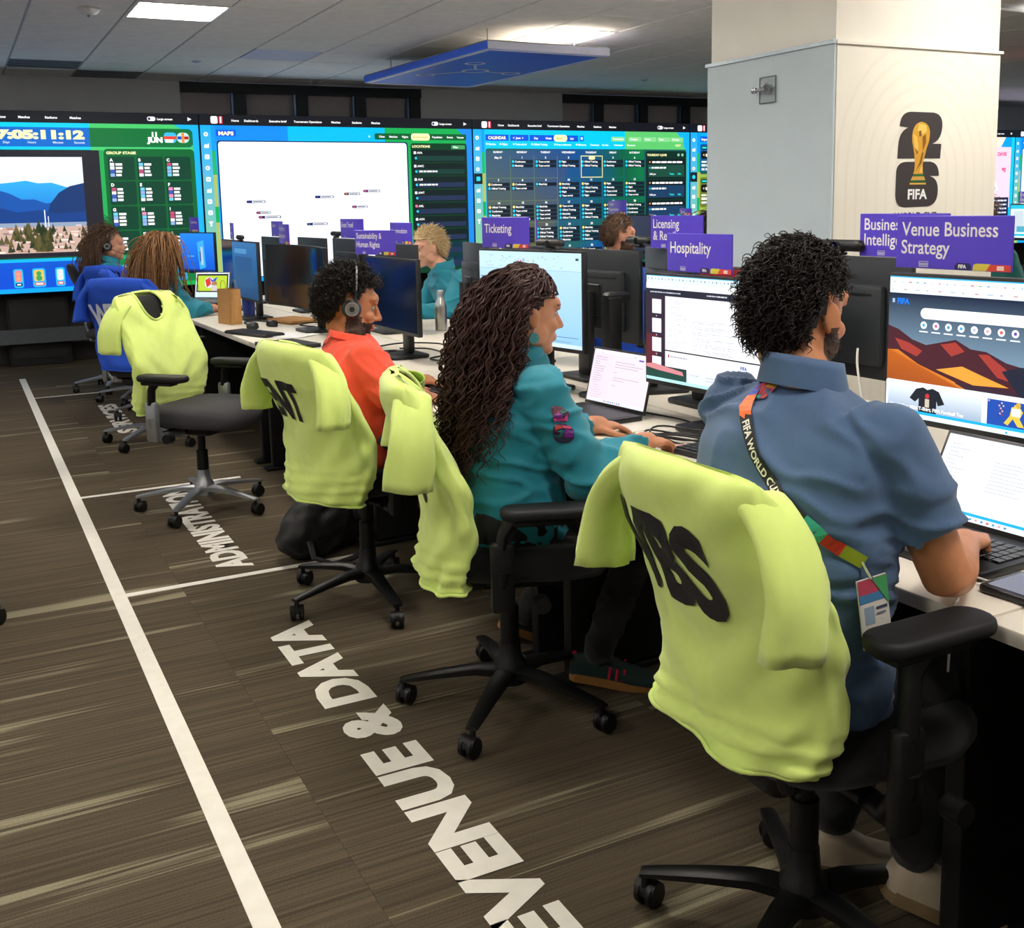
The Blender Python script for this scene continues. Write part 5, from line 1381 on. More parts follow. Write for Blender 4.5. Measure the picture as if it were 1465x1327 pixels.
    # collar
    m = MB(); ring = sect(nk+V((0, 0, c.get('colz', .0)))-f*.004, th, .070*s, .072*s, 28, .95, -.012); ch = c.get('collar', .02)
    for i in range(len(ring)): pass
    rr = [sect(nk+V((0, 0, -.015))-f*.004, th, .080*s, .082*s, 28, .95, -.02), sect(nk+V((0, 0, ch*.6))-f*.004, th, .072*s, .073*s, 28, .95, -.018), sect(nk+V((0, 0, ch))-f*.004, th, .069*s, .070*s, 28, .95, -.016), sect(nk+V((0, 0, ch*.5))-f*.004, th, .063*s, .064*s, 28, .95, -.016), sect(nk+V((0, 0, -.02))-f*.004, th, .058*s, .058*s, 28, .95, -.02)]
    m.loft(rr, cap=False); m.build('collar', c['top'], root, smooth=180)
    # trousers and shoes
    if 'legs' in c:
        tr = MB()
        tr.loft([sect(ctr[0]+V((0, 0, z)), th, wd[0]*k1+.004, dd[0]*k1+.004) for z, k1 in ((-.10, .7), (-.06, .95), (-.02, 1.0), (.05, .98), (.08, .95))])
        for q, (kn, an) in c['legs'].items():
            hp = ctr[0]+l*(.09 if q == 'L' else -.09)*s+V((0, 0, -.03)); kn = V(kn); an = V(an)
            tr.tube([hp, lerp(hp, kn, .5), kn, lerp(kn, an, .3), lerp(kn, an, .7), an], [.085*s, .078*s, .064*s, .062*s, .055*s, .05*s], 18, round_=True)
        me = remesh(tr, .010, 4, folds(c.get('seed', 1)+4, .008)); build_me(me, 'trousers', c['trs'], root)
        for q, sp in c.get('shoes', {}).items():
            M = T(V(sp[0])) @ Rz(sp[1]) @ Matrix.Rotation(sp[2], 4, 'Y')
            m = MB(); shoe_mesh(m, M); so = m.build('shoe', c['shoe'], root, smooth=60)
            m = MB(); sole_mesh(m, M); m.build('sole', c['sole'], so, smooth=0)
            if 'stripe' in c:
                m = MB()
                for k in range(3):
                    for sd in (-1, 1): m.box((.05+.022*k, sd*.0395, .048), (.007, .006, .036), M=M @ Matrix.Rotation(0, 4, 'Y'))
                m.rbox((-.062, 0, .065), (.02, .04, .05), .006, seg=1, M=M)
                m.build('stripes', c['stripe'], so, smooth=0)
    if c.get('face', 1):
        W_ = mat('eye_white', '#a89c94', .3); I_ = mat('eye_iris', '#2a1a12', .15)
        for q in (-1, 1):
            m = MB(); m.ell(V((.0755, q*.030, .004))*hs, V((.0115, .0125, .0075))*hs, 12, 8, M=HM); e = m.build('eye', W_, root)
            m = MB(); m.ell(V((.0845, q*.030, .004))*hs, V((.004, .005, .005))*hs, 10, 6, M=HM); m.build('iris', I_, e)
        if c.get('brow'):
            m = MB(); rnd = random.Random(2)
            for q in (-1, 1):
                for k in range(26):
                    u = k/25; b = V((.096-.022*u*u, q*(.012+.040*u), .024+.008*sin(u*2.2)))*hs
                    m.tube([HM @ b, HM @ (b+V((.002, q*.006, .004*rnd.uniform(-.4, 1)))*hs)], [.0016, .0008], 3, cap=False)
            m.build('eyebrows', c['brow'], root, smooth=180)
    return dict(root=root, HM=HM, top=tm_, bvh=bvh, Rs=Rs, Ls=Ls, f=f, l=l, sh=sh, bodym=bm_)
def beard(P, m_, n=900, hs=1.0, seed=3, stubble='#4a3226'):
    """short strands on the jaw, lip and chin, over a darker tint of stubble on the skin"""
    inv = P['HM'].inverted(); rnd = random.Random(seed); me = P['bodym']; m = MB(); cand = []
    me.materials.append(mat('stubble_'+stubble.strip('#'), stubble, .7, var=.25, vscale=300))
    for p in me.polygons:
        q = (inv @ p.center)/hs; x, y, z = q
        if not (-.140 < z < -.022 and x > -.012): continue
        ok = False
        if x < .045: ok = z < -.020-.25*max(0, x) and abs(y) > .035 or z < -.10
        else: ok = z < -.050
        if x > .078 and -.056 < z < -.045 and abs(y) < .032: ok = True
        if x > .086 and -.077 < z < -.056 and abs(y) < .022: ok = False
        if z < -.112 and x < .03: ok = False
        if ok: p.material_index = 1; cand.append(p)
    for k in range(n if cand else 0):
        p = rnd.choice(cand); c = p.center; nr = p.normal
        d = (nr*.5+V((rnd.gauss(0, .35), rnd.gauss(0, .35), -.6))).normalized()
        m.tube([c-nr*.001, c+d*.004, c+d*.007], [.0010, .0008, .0004], 3, cap=False)
    return m.build('beard', m_, P['root'], smooth=180)
def decal(A, name, M, w, h, P, parent, off=.002, mt=None):
    def fn(q):
        p = M @ V((q[0], q[1], 0)); loc, n, i, d = P['bvh'].find_nearest(p)
        return loc+n*(off+q[2])
    return A.build(name, None, w, h, mt or PRINT, parent, gap=.0002, fn=fn)
def subdiv_poly_art(A, n=3):
    """split quads of an Art into finer ones so that they follow a curved surface"""
    out = []
    for pts, cols, lay in A.P:
        if len(pts) == 4:
            for i in range(n):
                for j in range(n):
                    def q(u, v):
                        a = [pts[0][k]*(1-u)+pts[1][k]*u for k in (0, 1)]; b = [pts[3][k]*(1-u)+pts[2][k]*u for k in (0, 1)]
                        return (a[0]*(1-v)+b[0]*v, a[1]*(1-v)+b[1]*v)
                    out.append(([q(i/n, j/n), q((i+1)/n, j/n), q((i+1)/n, (j+1)/n), q(i/n, (j+1)/n)], cols, lay))
        else: out.append((pts, cols, lay))
    A.P = out; return A

BLACKT = cloth('black_trousers', '#0c0d10')
TEAL = cloth('teal_jacket', '#0f8296', .7, .1)
HB = hairm('black', '#1c1410'); HDB = hairm('dark_brown', '#3a201c'); HBL = hairm('blond', '#dcc293'); HLB = hairm('light_brown', '#8d6640'); HGB = hairm('ash_brown', '#5d4533')
# ---------------------------------------------------------------- man in the blue polo
t5 = radians(5)
P1 = person('man in slate blue polo shirt typing at a laptop, seen from behind', dict(
    th=t5, pel=(1.33, 1.47, .55), wai=(1.325, 1.475, .73), che=(1.355, 1.49, .93), sho=(1.385, 1.50, 1.045), nec=(1.405, 1.525, 1.112),
    wd=(.185, .185, .205, .215), dd=(.135, .135, .135, .095), sw=.190, head=(1.435, 1.58, 1.235), hth=radians(12), hpitch=radians(6), hs=1.03, s=1.05, ar=1.02,
    R=dict(e=(1.500, 1.262, .790), w=(1.665, 1.365, .792), hd=(.75, .55, -.10), up=(-.25, -.1, 1), side=1, curls=(.12, .55, .7, .75), spread=.016, hsz=1.08),
    L=dict(e=(1.53, 1.80, .80), w=(1.67, 1.63, .792), hd=(.9, -.2, -.08), curl=.4),
    legs=dict(R=((1.78, 1.36, .53), (1.60, 1.40, .17)), L=((1.80, 1.60, .53), (1.58, 1.60, .15))),
    shoes=dict(R=((1.60, 1.40, .045), radians(-32), radians(24)), L=((1.58, 1.60, .012), radians(-28), radians(8))),
    skin=skin('tan', '#c08058'), top=cloth('slate_polo', '#466287'), trs=BLACKT, shoe=mat('beige_shoe', '#bfb199', .7), sole=mat('tan_sole', '#8a7350', .8),
    sleeve='short', sfr=.66, collar=.045, fold=.013, seed=1, voxel=.005, bsm=2, tvx=.0075, brow=HB, topname='polo_shirt', fsc=(1, 1, 1.5)))
hair('hair', P1['HM'], HB, P1['root'], n=2600, length=.036, segs=6, curl=(.005, .026), rad=.0018, lift=.30, grav=.2, puff=1.05, seed=4, swept=V((-.5, .1, -.3)), s=1.03, ears=True)
beard(P1, HB, 500, 1.03)
# ---------------------------------------------------------------- woman in the teal jacket
P2 = person('woman in teal jacket with long curly dark hair working at a laptop', dict(
    th=radians(-8), pel=(1.34, 2.665, .55), wai=(1.345, 2.665, .70), che=(1.37, 2.665, .87), sho=(1.39, 2.665, .965), nec=(1.40, 2.665, 1.035),
    wd=(.20, .175, .19, .185), dd=(.155, .135, .135, .085), sw=.165, head=(1.415, 2.66, 1.150), hth=radians(-6), hpitch=radians(6), hs=.97, s=.95, ar=1.05,
    R=dict(e=(1.47, 2.43, .72), w=(1.70, 2.50, .775), hd=(.95, .2, -.1), curl=.4, hsz=.92), L=dict(e=(1.50, 2.90, .74), w=(1.71, 2.78, .775), hd=(.95, -.2, -.1), curl=.4, hsz=.92),
    legs=dict(R=((1.77, 2.58, .52), (1.62, 2.62, .12)), L=((1.76, 2.78, .52), (1.58, 3.0, .12))),
    shoes=dict(R=((1.62, 2.66, .012), radians(-35), radians(8)), L=((1.57, 3.06, .03), radians(-10), radians(25))),
    skin=skin('warm', '#c88a66'), top=TEAL, trs=BLACKT, shoe=mat('dark_green_shoe', '#12302e', .6), sole=mat('gum_sole', '#9a6a34', .7), stripe=mat('pink_trim', '#d81e4a', .6),
    sleeve='long', collar=.035, fold=.016, seed=2, voxel=.006, bsm=2, brow=HDB, topname='jacket', fsc=(1, 1, 1.2)))
colsh = [((1.38, 2.665, .84), (.140, .200, .20)), ((1.395, 2.665, .965), (.095, .22, .070))]
hair('hair', P2['HM'], HDB, P2['root'], n=1150, length=.42, segs=18, tie=-.035, bvh=P2['bvh'], curl=(.011, .055), rad=.0034, tab=LONGM, lift=.04, grav=.34, puff=1.05, seed=6, swept=V((-.9, 0, -.12)), colliders=colsh, lvar=.30, s=.97, cgrow=.7)
# ---------------------------------------------------------------- man in orange with headset
P3 = person('man in orange T-shirt with beard and headset using a mouse', dict(
    th=radians(-4), pel=(1.265, 3.70, .55), wai=(1.26, 3.71, .71), che=(1.27, 3.74, .85), sho=(1.28, 3.765, .925), nec=(1.285, 3.80, .985),
    wd=(.18, .175, .195, .20), dd=(.135, .13, .13, .09), sw=.18, head=(1.30, 3.85, 1.095), hth=radians(-12), hpitch=radians(12), hs=1.06, ar=1.06,
    R=dict(e=(1.345, 3.44, .765), w=(1.475, 3.60, .765), hd=(.75, .45, -.12), curls=(.6, .8, .9, .95), up=(-.3, -.5, 1)), L=dict(e=(1.43, 3.98, .77), w=(1.56, 3.93, .775), hd=(.95, -.1, -.05), curl=.35, up=(0, -.3, 1)),
    legs=dict(R=((1.70, 3.62, .52), (1.62, 3.62, .12)), L=((1.70, 3.85, .52), (1.64, 3.85, .12))),
    shoes=dict(R=((1.63, 3.62, .012), 0, 0), L=((1.66, 3.85, .012), 0, 0)),
    skin=skin('olive', '#b5764e'), top=cloth('orange_tee', '#ef5238'), trs=BLACKT, shoe=mat('dark_shoe', '#15161a', .6), sole=mat('dark_sole', '#0d0d0e', .8),
    sleeve='short', sfr=.80, collar=.012, fold=.009, seed=3, voxel=.005, bsm=2, brow=HB, topname='t_shirt_worn'))
hair('hair', P3['HM'], HB, P3['root'], n=2100, length=.040, segs=6, curl=(.006, .022), rad=.0021, lift=.45, grav=.12, puff=1.06, s=1.06, seed=5, ears=True, swept=V((-.45, 0, .1)))
beard(P3, HB, 2200, 1.06)
def headset(P, lb, s=1.0, dark=True):
    HM = P['HM']; base = HM @ V((0, 0, .1))
    t = thing('headset', lb, 'headset', base, 0, None, absolute=True)
    PL = mat('headset_plastic', '#17181a', .35); CU = mat('headset_cushion', '#222326', .8); RG = mat('headset_ring', '#8d8f8c', .4)
    m = MB(); pts = [HM @ V((.006-.012*abs(sin(a)), .092*s*cos(a), .022+.128*s*sin(a))) for a in [pi*k/20 for k in range(21)]]
    m.tube(pts, .009, 10, flat=.5, up=HM.to_3x3() @ V((0, 0, 1))); m.build('headband', PL, t)
    m = MB(); pts = [HM @ V((.006-.012*abs(sin(a)), .0945*s*cos(a), .024+.132*s*sin(a))) for a in [.25+.5*k/8 for k in range(9)]]+[]
    m.tube(pts, .004, 8); pts = [HM @ V((.006-.012*abs(sin(a)), .0965*s*cos(a), .024+.134*s*sin(a))) for a in [pi-.25-.75*k/8 for k in range(9)]]; m.tube(pts, .004, 8); m.build('band_accent', RG, t)
    for q in (-1, 1):
        R = Matrix.Rotation(-q*pi/2, 4, 'X')
        m = MB(); m.lathe([(.030, 0), (.036, .006), (.036, .014), (.028, .022), (.004, .024)], 24, M=HM @ T(-.002, q*.083*s, -.008) @ R); e = m.build('earcup', PL, t)
        m = MB(); m.lathe([(.022, .0235), (.024, .0265), (.026, .0235)], 24, M=HM @ T(-.002, q*.083*s, -.008) @ R); m.build('ring', RG, e)
        m = MB(); m.lathe([(.024, -.010), (.034, -.008), (.036, .0), (.034, .006)], 20, M=HM @ T(-.002, q*.083*s, -.008) @ R); m.build('cushion', CU, e)
    return t
headset(P3, 'black over-ear headset worn by the man in orange', 1.09)
# ---------------------------------------------------------------- blond woman across the bench
P4 = person('woman with short blond hair in teal jacket facing left', dict(
    th=radians(184), pel=(3.08, 6.62, .55), wai=(3.07, 6.63, .70), che=(3.02, 6.65, .87), sho=(2.97, 6.66, .97), nec=(2.92, 6.67, 1.045),
    wd=(.20, .185, .20, .195), dd=(.16, .15, .145, .095), sw=.175, head=(2.83, 6.70, 1.175), hth=radians(188), hpitch=radians(8), hs=.98, ar=1.1,
    R=dict(e=(2.88, 6.90, .76), w=(2.68, 6.86, .78), hd=(-1, -.1, -.05)), L=dict(e=(2.86, 6.44, .77), w=(2.66, 6.48, .78), hd=(-1, .1, -.05)),
    legs=dict(R=((2.65, 6.75, .52), (2.68, 6.75, .12)), L=((2.65, 6.52, .52), (2.68, 6.52, .12))),
    skin=skin('pale', '#d8a184'), top=TEAL, trs=BLACKT, sleeve='long', collar=.05, fold=.012, seed=4, voxel=.007, tvx=.010, topname='jacket'))
hair('hair', P4['HM'], HBL, P4['root'], n=1500, length=.055, segs=6, curl=None, rad=.0024, lift=.20, grav=.12, puff=1.10, seed=8, swept=V((-.7, 0, .15)), s=.98, ears=True)
# ---------------------------------------------------------------- two women at the far left
P5 = person('woman with headset and brown hair in teal, far left', dict(
    th=radians(-5), pel=(1.12, 9.42, .55), wai=(1.12, 9.42, .72), che=(1.13, 9.41, .92), sho=(1.13, 9.39, 1.01), nec=(1.135, 9.38, 1.08),
    wd=(.19, .17, .185, .18), dd=(.15, .13, .13, .085), sw=.165, head=(1.15, 9.373, 1.20), hth=radians(-22), hpitch=0, hs=1.02, ar=1.0,
    R=dict(e=(1.25, 9.18, .78), w=(1.44, 9.24, .78), hd=(1, .1, -.05)), L=dict(e=(1.27, 9.62, .78), w=(1.45, 9.52, .78), hd=(1, -.1, -.05)),
    legs=dict(R=((1.52, 9.30, .52), (1.50, 9.30, .12)), L=((1.52, 9.50, .52), (1.50, 9.50, .12))),
    skin=skin('warm2', '#c98f70'), top=TEAL, trs=BLACKT, sleeve='long', collar=.03, fold=.010, seed=5, voxel=.008, tvx=.011, topname='jacket'))
hair('hair', P5['HM'], HGB, P5['root'], n=600, length=.34, segs=14, tie=-.03, bvh=P5['bvh'], curl=None, rad=.0034, tab=LONGM, lift=.25, grav=.3, puff=1.08, seed=9, swept=V((-.7, 0, .1)), colliders=[((1.13, 9.40, .92), (.14, .20, .16))], s=1.02)
hs5 = headset(P5, 'thin headset with mouth microphone worn by the far left woman', 1.03)
m = MB(); m.tube([P5['HM'] @ V(p) for p in ((.0, -.095, -.02), (.05, -.098, -.05), (.105, -.06, -.07), (.118, -.03, -.072))], [.003, .0025, .0025, .005], 8); m.build('microphone_boom', mat('headset_plastic', '#17181a'), hs5)
P6 = person('woman with long straight light brown hair in teal jacket, from behind', dict(
    th=radians(15), pel=(1.16, 7.94, .55), wai=(1.17, 7.93, .72), che=(1.21, 7.89, .90), sho=(1.24, 7.86, .99), nec=(1.27, 7.83, 1.05),
    wd=(.19, .175, .19, .185), dd=(.15, .135, .135, .09), sw=.17, head=(1.31, 7.80, 1.175), hth=radians(8), hpitch=radians(14), hs=1.03, ar=1.1,
    R=dict(e=(1.40, 7.60, .78), w=(1.58, 7.68, .78), hd=(1, .1, -.05)), L=dict(e=(1.38, 8.06, .78), w=(1.56, 8.0, .78), hd=(1, -.1, -.05)),
    legs=dict(R=((1.6, 7.86, .52), (1.58, 7.86, .12)), L=((1.6, 8.06, .52), (1.58, 8.06, .12))),
    skin=skin('warm2', '#c98f70'), top=TEAL, trs=BLACKT, sleeve='long', collar=.04, fold=.014, seed=6, voxel=.008, tvx=.010, topname='jacket'))
hair('hair', P6['HM'], HLB, P6['root'], n=800, length=.42, segs=14, bvh=P6['bvh'], curl=None, rad=.0036, tab=LONGM, lift=.25, grav=.3, puff=1.10, seed=10, part=0.0, swept=V((-.4, 0, .1)), colliders=[((1.22, 7.87, .90), (.15, .21, .15))], s=1.03)
# ---------------------------------------------------------------- people half hidden further back
P7 = person('man with short brown hair mostly hidden behind monitor backs', dict(
    th=radians(-5), pel=(3.80, 5.96, .55), wai=(3.80, 5.96, .73), che=(3.82, 5.95, .92), sho=(3.83, 5.95, 1.03), nec=(3.84, 5.945, 1.11),
    wd=(.18, .175, .20, .20), dd=(.14, .13, .13, .09), sw=.18, head=(3.865, 5.94, 1.235), hth=radians(-18), hs=1.02,
    R=dict(e=(3.95, 5.72, .79), w=(4.15, 5.78, .79), hd=(1, .1, 0)), L=dict(e=(3.95, 6.16, .79), w=(4.15, 6.08, .79), hd=(1, -.1, 0)),
    legs=dict(R=((4.2, 5.86, .52), (4.18, 5.86, .06)), L=((4.2, 6.06, .52), (4.18, 6.06, .06))),
    skin=skin('pale2', '#c98d70'), top=cloth('navy', '#1a2640'), trs=BLACKT, sleeve='long', voxel=.009, tvx=.013, seed=7, topname='jumper'))
hair('hair', P7['HM'], HGB, P7['root'], n=700, length=.03, segs=4, curl=None, rad=.0022, lift=.6, grav=.1, puff=1.05, seed=11, s=1.02)
beard(P7, HGB, 400, 1.02)
P8 = person('dark haired person peeking out left of the pillar', dict(
    th=radians(-5), pel=(4.10, 5.28, .55), wai=(4.10, 5.28, .73), che=(4.11, 5.27, .92), sho=(4.12, 5.27, 1.03), nec=(4.13, 5.27, 1.11),
    wd=(.18, .17, .19, .19), dd=(.14, .13, .13, .09), sw=.17, head=(4.15, 5.27, 1.235), hth=radians(10),
    R=dict(e=(4.25, 5.05, .79), w=(4.45, 5.12, .79), hd=(1, .1, 0)), L=dict(e=(4.25, 5.5, .79), w=(4.45, 5.42, .79), hd=(1, -.1, 0)),
    legs=dict(R=((4.5, 5.18, .52), (4.48, 5.18, .06)), L=((4.5, 5.38, .52), (4.48, 5.38, .06))),
    skin=skin('pale2', '#c98d70'), top=cloth('navy', '#1a2640'), trs=BLACKT, sleeve='long', voxel=.010, tvx=.013, seed=8, topname='jumper', face=0))
hair('hair', P8['HM'], HB, P8['root'], n=500, length=.16, segs=8, curl=None, rad=.003, tab=LONGM, lift=.3, grav=.25, puff=1.08, seed=12, swept=V((-.5, 0, 0)))
P9 = person('brown haired person in dark teal just right of the pillar', dict(
    th=radians(20), pel=(5.22, 4.30, .62), wai=(5.22, 4.30, .80), che=(5.23, 4.30, 1.0), sho=(5.24, 4.30, 1.10), nec=(5.25, 4.30, 1.18),
    wd=(.18, .17, .19, .19), dd=(.14, .13, .13, .09), sw=.17, head=(5.26, 4.30, 1.30), hth=radians(25),
    R=dict(e=(5.40, 4.12, .85), w=(5.58, 4.22, .80), hd=(1, .1, 0)), L=dict(e=(5.36, 4.55, .85), w=(5.54, 4.5, .80), hd=(1, -.1, 0)),
    legs=dict(R=((5.6, 4.25, .56), (5.58, 4.3, .06)), L=((5.55, 4.45, .56), (5.55, 4.5, .06))),
    skin=skin('pale2', '#c98d70'), top=cloth('dark_teal', '#0d5a58'), trs=BLACKT, sleeve='long', voxel=.010, tvx=.013, seed=9, topname='jumper', face=0))
hair('hair', P9['HM'], HGB, P9['root'], n=500, length=.10, segs=6, curl=None, rad=.003, tab=LONGM, lift=.3, grav=.25, puff=1.08, seed=13, swept=V((-.5, 0, 0)))
# ================================================================ LAPTOPS, DESK THINGS
KEYM = mat('key_plastic', '#1c1d20', .5); LAPB = mat('laptop_black', '#1a1b1e', .4); LAPS = mat('laptop_silver', '#9a9da2', .35, .6)
def laptop(lb, x, y, z, rz, w=.33, d=.23, h=.205, tilt=25, art=None, body=LAPB, keys=True, single=False, name='laptop'):
    """hinge at the origin, front edge toward local -x"""
    t = thing(name, lb, 'laptop', (x, y, z), rz)
    m = MB(); m.rbox((-d/2, 0, .009), (d, w, .017), .004, rc=.012, seg=2); m.build('base', body, t)
    if keys:
        if single:
            km = None; root = MB(); root.box((-d*.42, 0, .0178), (d*.52, w*.90, .001)); kb = root.build('keyboard_tray', KEYM, t, smooth=0)
            for r in range(5):
                for c in range(14):
                    if km is None:
                        m = MB(); m.rbox((0, 0, 0), (d*.085, w*.054, .003), .001, seg=1); o = m.build('key', LAPB, kb); km = o.data
                    else: o = link('key', km, kb)
                    o.location = (-d*.22-r*d*.10, -w*.42+c*w*.0646, .0200)
        else:
            m = MB(); m.box((-d*.42, 0, .0178), (d*.52, w*.90, .001)); m.build('keyboard_tray', KEYM, t, smooth=0)
        m = MB(); m.rbox((-d*.84, 0, .0178), (d*.24, w*.32, .0012), .0005, seg=1); m.build('touchpad', KEYM, t)
    M = T(.002, 0, .016) @ Matrix.Rotation(radians(tilt), 4, 'Y')
    m = MB(); m.rbox((.003, 0, h/2), (.007, w, h), .003, seg=2, M=M); m.build('lid', body, t)
    art.build('screen', M @ frame((-.0009, w/2-.008, h-.008), (0, -1, 0), (0, 0, 1)), w-.016, h-.020, GLOW, t, gap=.00003)
    return t
DZ = .7305
laptop('black laptop with bright white page that the polo man types on', 1.885, 1.50, DZ, radians(3), .335, .235, .205, 28, art_lap1(), single=True)
laptop('black laptop with pale pink page beside the teal jacket woman', 1.985, 3.10, DZ, radians(6), .33, .225, .205, 14, art_doc())
laptop('silver laptop showing a green video call at the bench end', 1.66, 8.05, .80, radians(-28)+radians(90)-radians(90)+radians(75), .29, .20, .20, 12, art_call(), body=LAPS)
t = thing('laptop_riser', 'dark riser under the silver laptop at the bench end', 'stand', (1.60, 7.98, .73), radians(47))
m = MB(); m.rbox((0, 0, .062), (.22, .26, .012), .004, seg=1); m.build('plate', LAPB, t)
for s in (-1, 1):
    m = MB(); m.rbox((0, s*.11, .029), (.18, .012, .056), .004, seg=1); m.build('foot', LAPB, t)
def keyboard(lb, x, y, rz, w=.42, d=.14):
    t = thing('keyboard', lb, 'keyboard', (x, y, DZ), rz)
    m = MB(); m.rbox((0, 0, .009), (d, w, .016), .004, rc=.008); m.build('case', KEYM, t)
    m = MB()
    for r in range(5):
        for c in range(16): m.box((d*.36-r*d*.18, -w*.455+c*w*.0607, .0185), (d*.14, w*.05, .004))
    k = m.build('keys', LAPB, t, smooth=0); k['kind'] = 'stuff'
    return t
keyboard('black keyboard on the desk behind the empty chair', 1.53, 6.28, radians(20))
keyboard('black keyboard under the hands of the man in orange', 1.66, 3.62, radians(5))
keyboard('black keyboard left of the polo man, under coiled cables', 1.90, 2.30, radians(8))
def mouse(lb, x, y, rz):
    t = thing('computer_mouse', lb, 'mouse', (x, y, DZ), rz)
    m = MB(); rings = []
    for u, w, h in ((0, .012, .012), (.1, .024, .024), (.35, .031, .034), (.65, .030, .030), (.9, .024, .016), (1, .012, .008)):
        rings.append([(-.05+.10*u, w*math.copysign(abs(cos(a))**.8, cos(a)), .002+max(0, h*sin(a))) for a in [2*pi*k/16 for k in range(16)]])
    m.loft(rings); m.build('shell', LAPB, t, smooth=60)
    m = MB(); m.cyl((.02, -.004, .028), (.02, .004, .028), .006, n=10); m.build('wheel', KEYM, t)
mouse('black mouse under the left hand of the man in orange', 1.665, 3.925, radians(0))
# steel bottle
t = thing('steel_bottle', 'brushed steel water bottle on the opposite desk', 'bottle', (2.52, 5.80, DZ))
m = MB(); m.lathe([(.030, 0), (.036, .003), (.036, .135), (.033, .16), (.022, .185), (.019, .20)], 24); m.build('body', mat('brushed_steel', '#b9b7b0', .28, 1.0), t)
m = MB(); m.lathe([(.021, .20), (.021, .232), (.016, .238), (.002, .239)], 20); m.build('cap', mat('brushed_steel_cap', '#a8a8a4', .3, 1.0), t)
t = thing('blue_tumbler', 'blue metal tumbler behind the brown paper bag', 'bottle', (1.80, 7.50, DZ))
m = MB(); m.lathe([(.038, 0), (.042, .004), (.046, .15), (.046, .185)], 22); m.build('body', mat('blue_enamel', '#1c2f86', .35), t)
m = MB(); m.lathe([(.047, .185), (.047, .20), (.03, .21), (.03, .225), (.002, .226)], 22); m.build('lid', mat('blue_lid', '#16256a', .4), t)
# paper bag
KRAFT = mat('kraft_paper', '#b98a52', .85, var=.06)
t = thing('paper_bag', 'brown paper bag with twisted handles on the far desk', 'bag', (1.56, 7.02, DZ), radians(-75))
m = MB(); w, d, h = .165, .085, .225
vs = [(-w/2, -d/2, 0), (w/2, -d/2, 0), (w/2, d/2, 0), (-w/2, d/2, 0), (-w/2, -d/2*.9, h), (w/2, -d/2*.9, h), (w/2, d/2*.9, h), (-w/2, d/2*.9, h), (-w/2, 0, 0), (w/2, 0, 0), (-w/2+.018, 0, h), (w/2-.018, 0, h)]
m.add(vs, [(3, 2, 9, 1, 0, 8), (0, 1, 5, 4), (2, 3, 7, 6), (1, 9, 11, 5), (9, 2, 6, 11), (3, 8, 10, 7), (8, 0, 4, 10)]); o = m.build('bag_body', KRAFT, t, smooth=0)
md = o.modifiers.new('s', 'SOLIDIFY'); md.thickness = .0012
for s in (-1, 1):
    m = MB(); m.tube([(-.035, s*d*.45, h-.01), (-.033, s*d*.45, h+.03), (-.015, s*d*.45, h+.055), (.015, s*d*.45, h+.055), (.033, s*d*.45, h+.03), (.035, s*d*.45, h-.01)], .002, 6); m.build('handle', KRAFT, t)
# papers, envelope, notebook
def sheet(name, lb, cat, x, y, rz, w, d, th, m_, z=DZ):
    t = thing(name, lb, cat, (x, y, z), rz); return t
PAP = mat('white_paper', '#e6e6e8', .8, var=.02)
t = thing('paper_stack', 'loose white papers beside the keyboard behind the empty chair', 'paper', (1.68, 6.12, DZ), radians(25))
for k in range(3):
    m = MB(); m.box((.004*k, -.006*k, .0008+.0016*k), (.21, .297, .0012), rz=.08*k); m.build('sheet', PAP, t, smooth=0)
t = thing('envelope', 'padded manila envelope near the ultrawide monitor', 'envelope', (1.93, 6.85, DZ), radians(15))
m = MB(); m.rbox((0, 0, .012), (.22, .32, .022), .010, seg=3); m.build('pouch', KRAFT, t); m = MB(); m.box((.07, 0, .0235), (.05, .30, .001)); m.build('flap', KRAFT, t, smooth=0)
t = thing('closed_laptop', 'closed black laptop at the desk edge by the man in orange', 'laptop', (1.545, 5.62, DZ), radians(12))
m = MB(); m.rbox((0, 0, .007), (.23, .33, .012), .004, rc=.012); m.build('base', LAPB, t); m = MB(); m.rbox((0, 0, .017), (.23, .33, .007), .003, rc=.012); m.build('lid', KEYM, t)
t = thing('notebook', 'open cream notebook beside the pale pink laptop', 'notebook', (1.74, 2.83, DZ), radians(18))
m = MB(); m.rbox((0, 0, .003), (.155, .225, .005), .001, seg=1); m.build('cover', mat('black_cover', '#1a1a1c', .6), t)
m = MB(); m.rbox((0, 0, .010), (.148, .215, .009), .001, seg=1); m.build('pages', mat('cream_pages', '#efe6cf', .85, var=.02), t)
# headphones lying on the far desk
t = thing('headphones', 'black over-ear headphones lying on the far desk', 'headphones', (1.66, 6.62, DZ), radians(30))
m = MB(); m.tube([(.085*cos(a), .085*sin(a)+.02, .03+.008*sin(a)) for a in [pi*k/14 for k in range(15)]], .009, 8, flat=.6); m.build('headband', HOUS, t)
for s in (-1, 1):
    m = MB(); m.lathe([(.028, 0), (.037, .006), (.037, .03), (.028, .04), (.004, .042)], 20, M=T(s*.08, -.01, 0) @ Matrix.Rotation(s*.2, 4, 'Y')); m.build('earcup', HOUS, t)
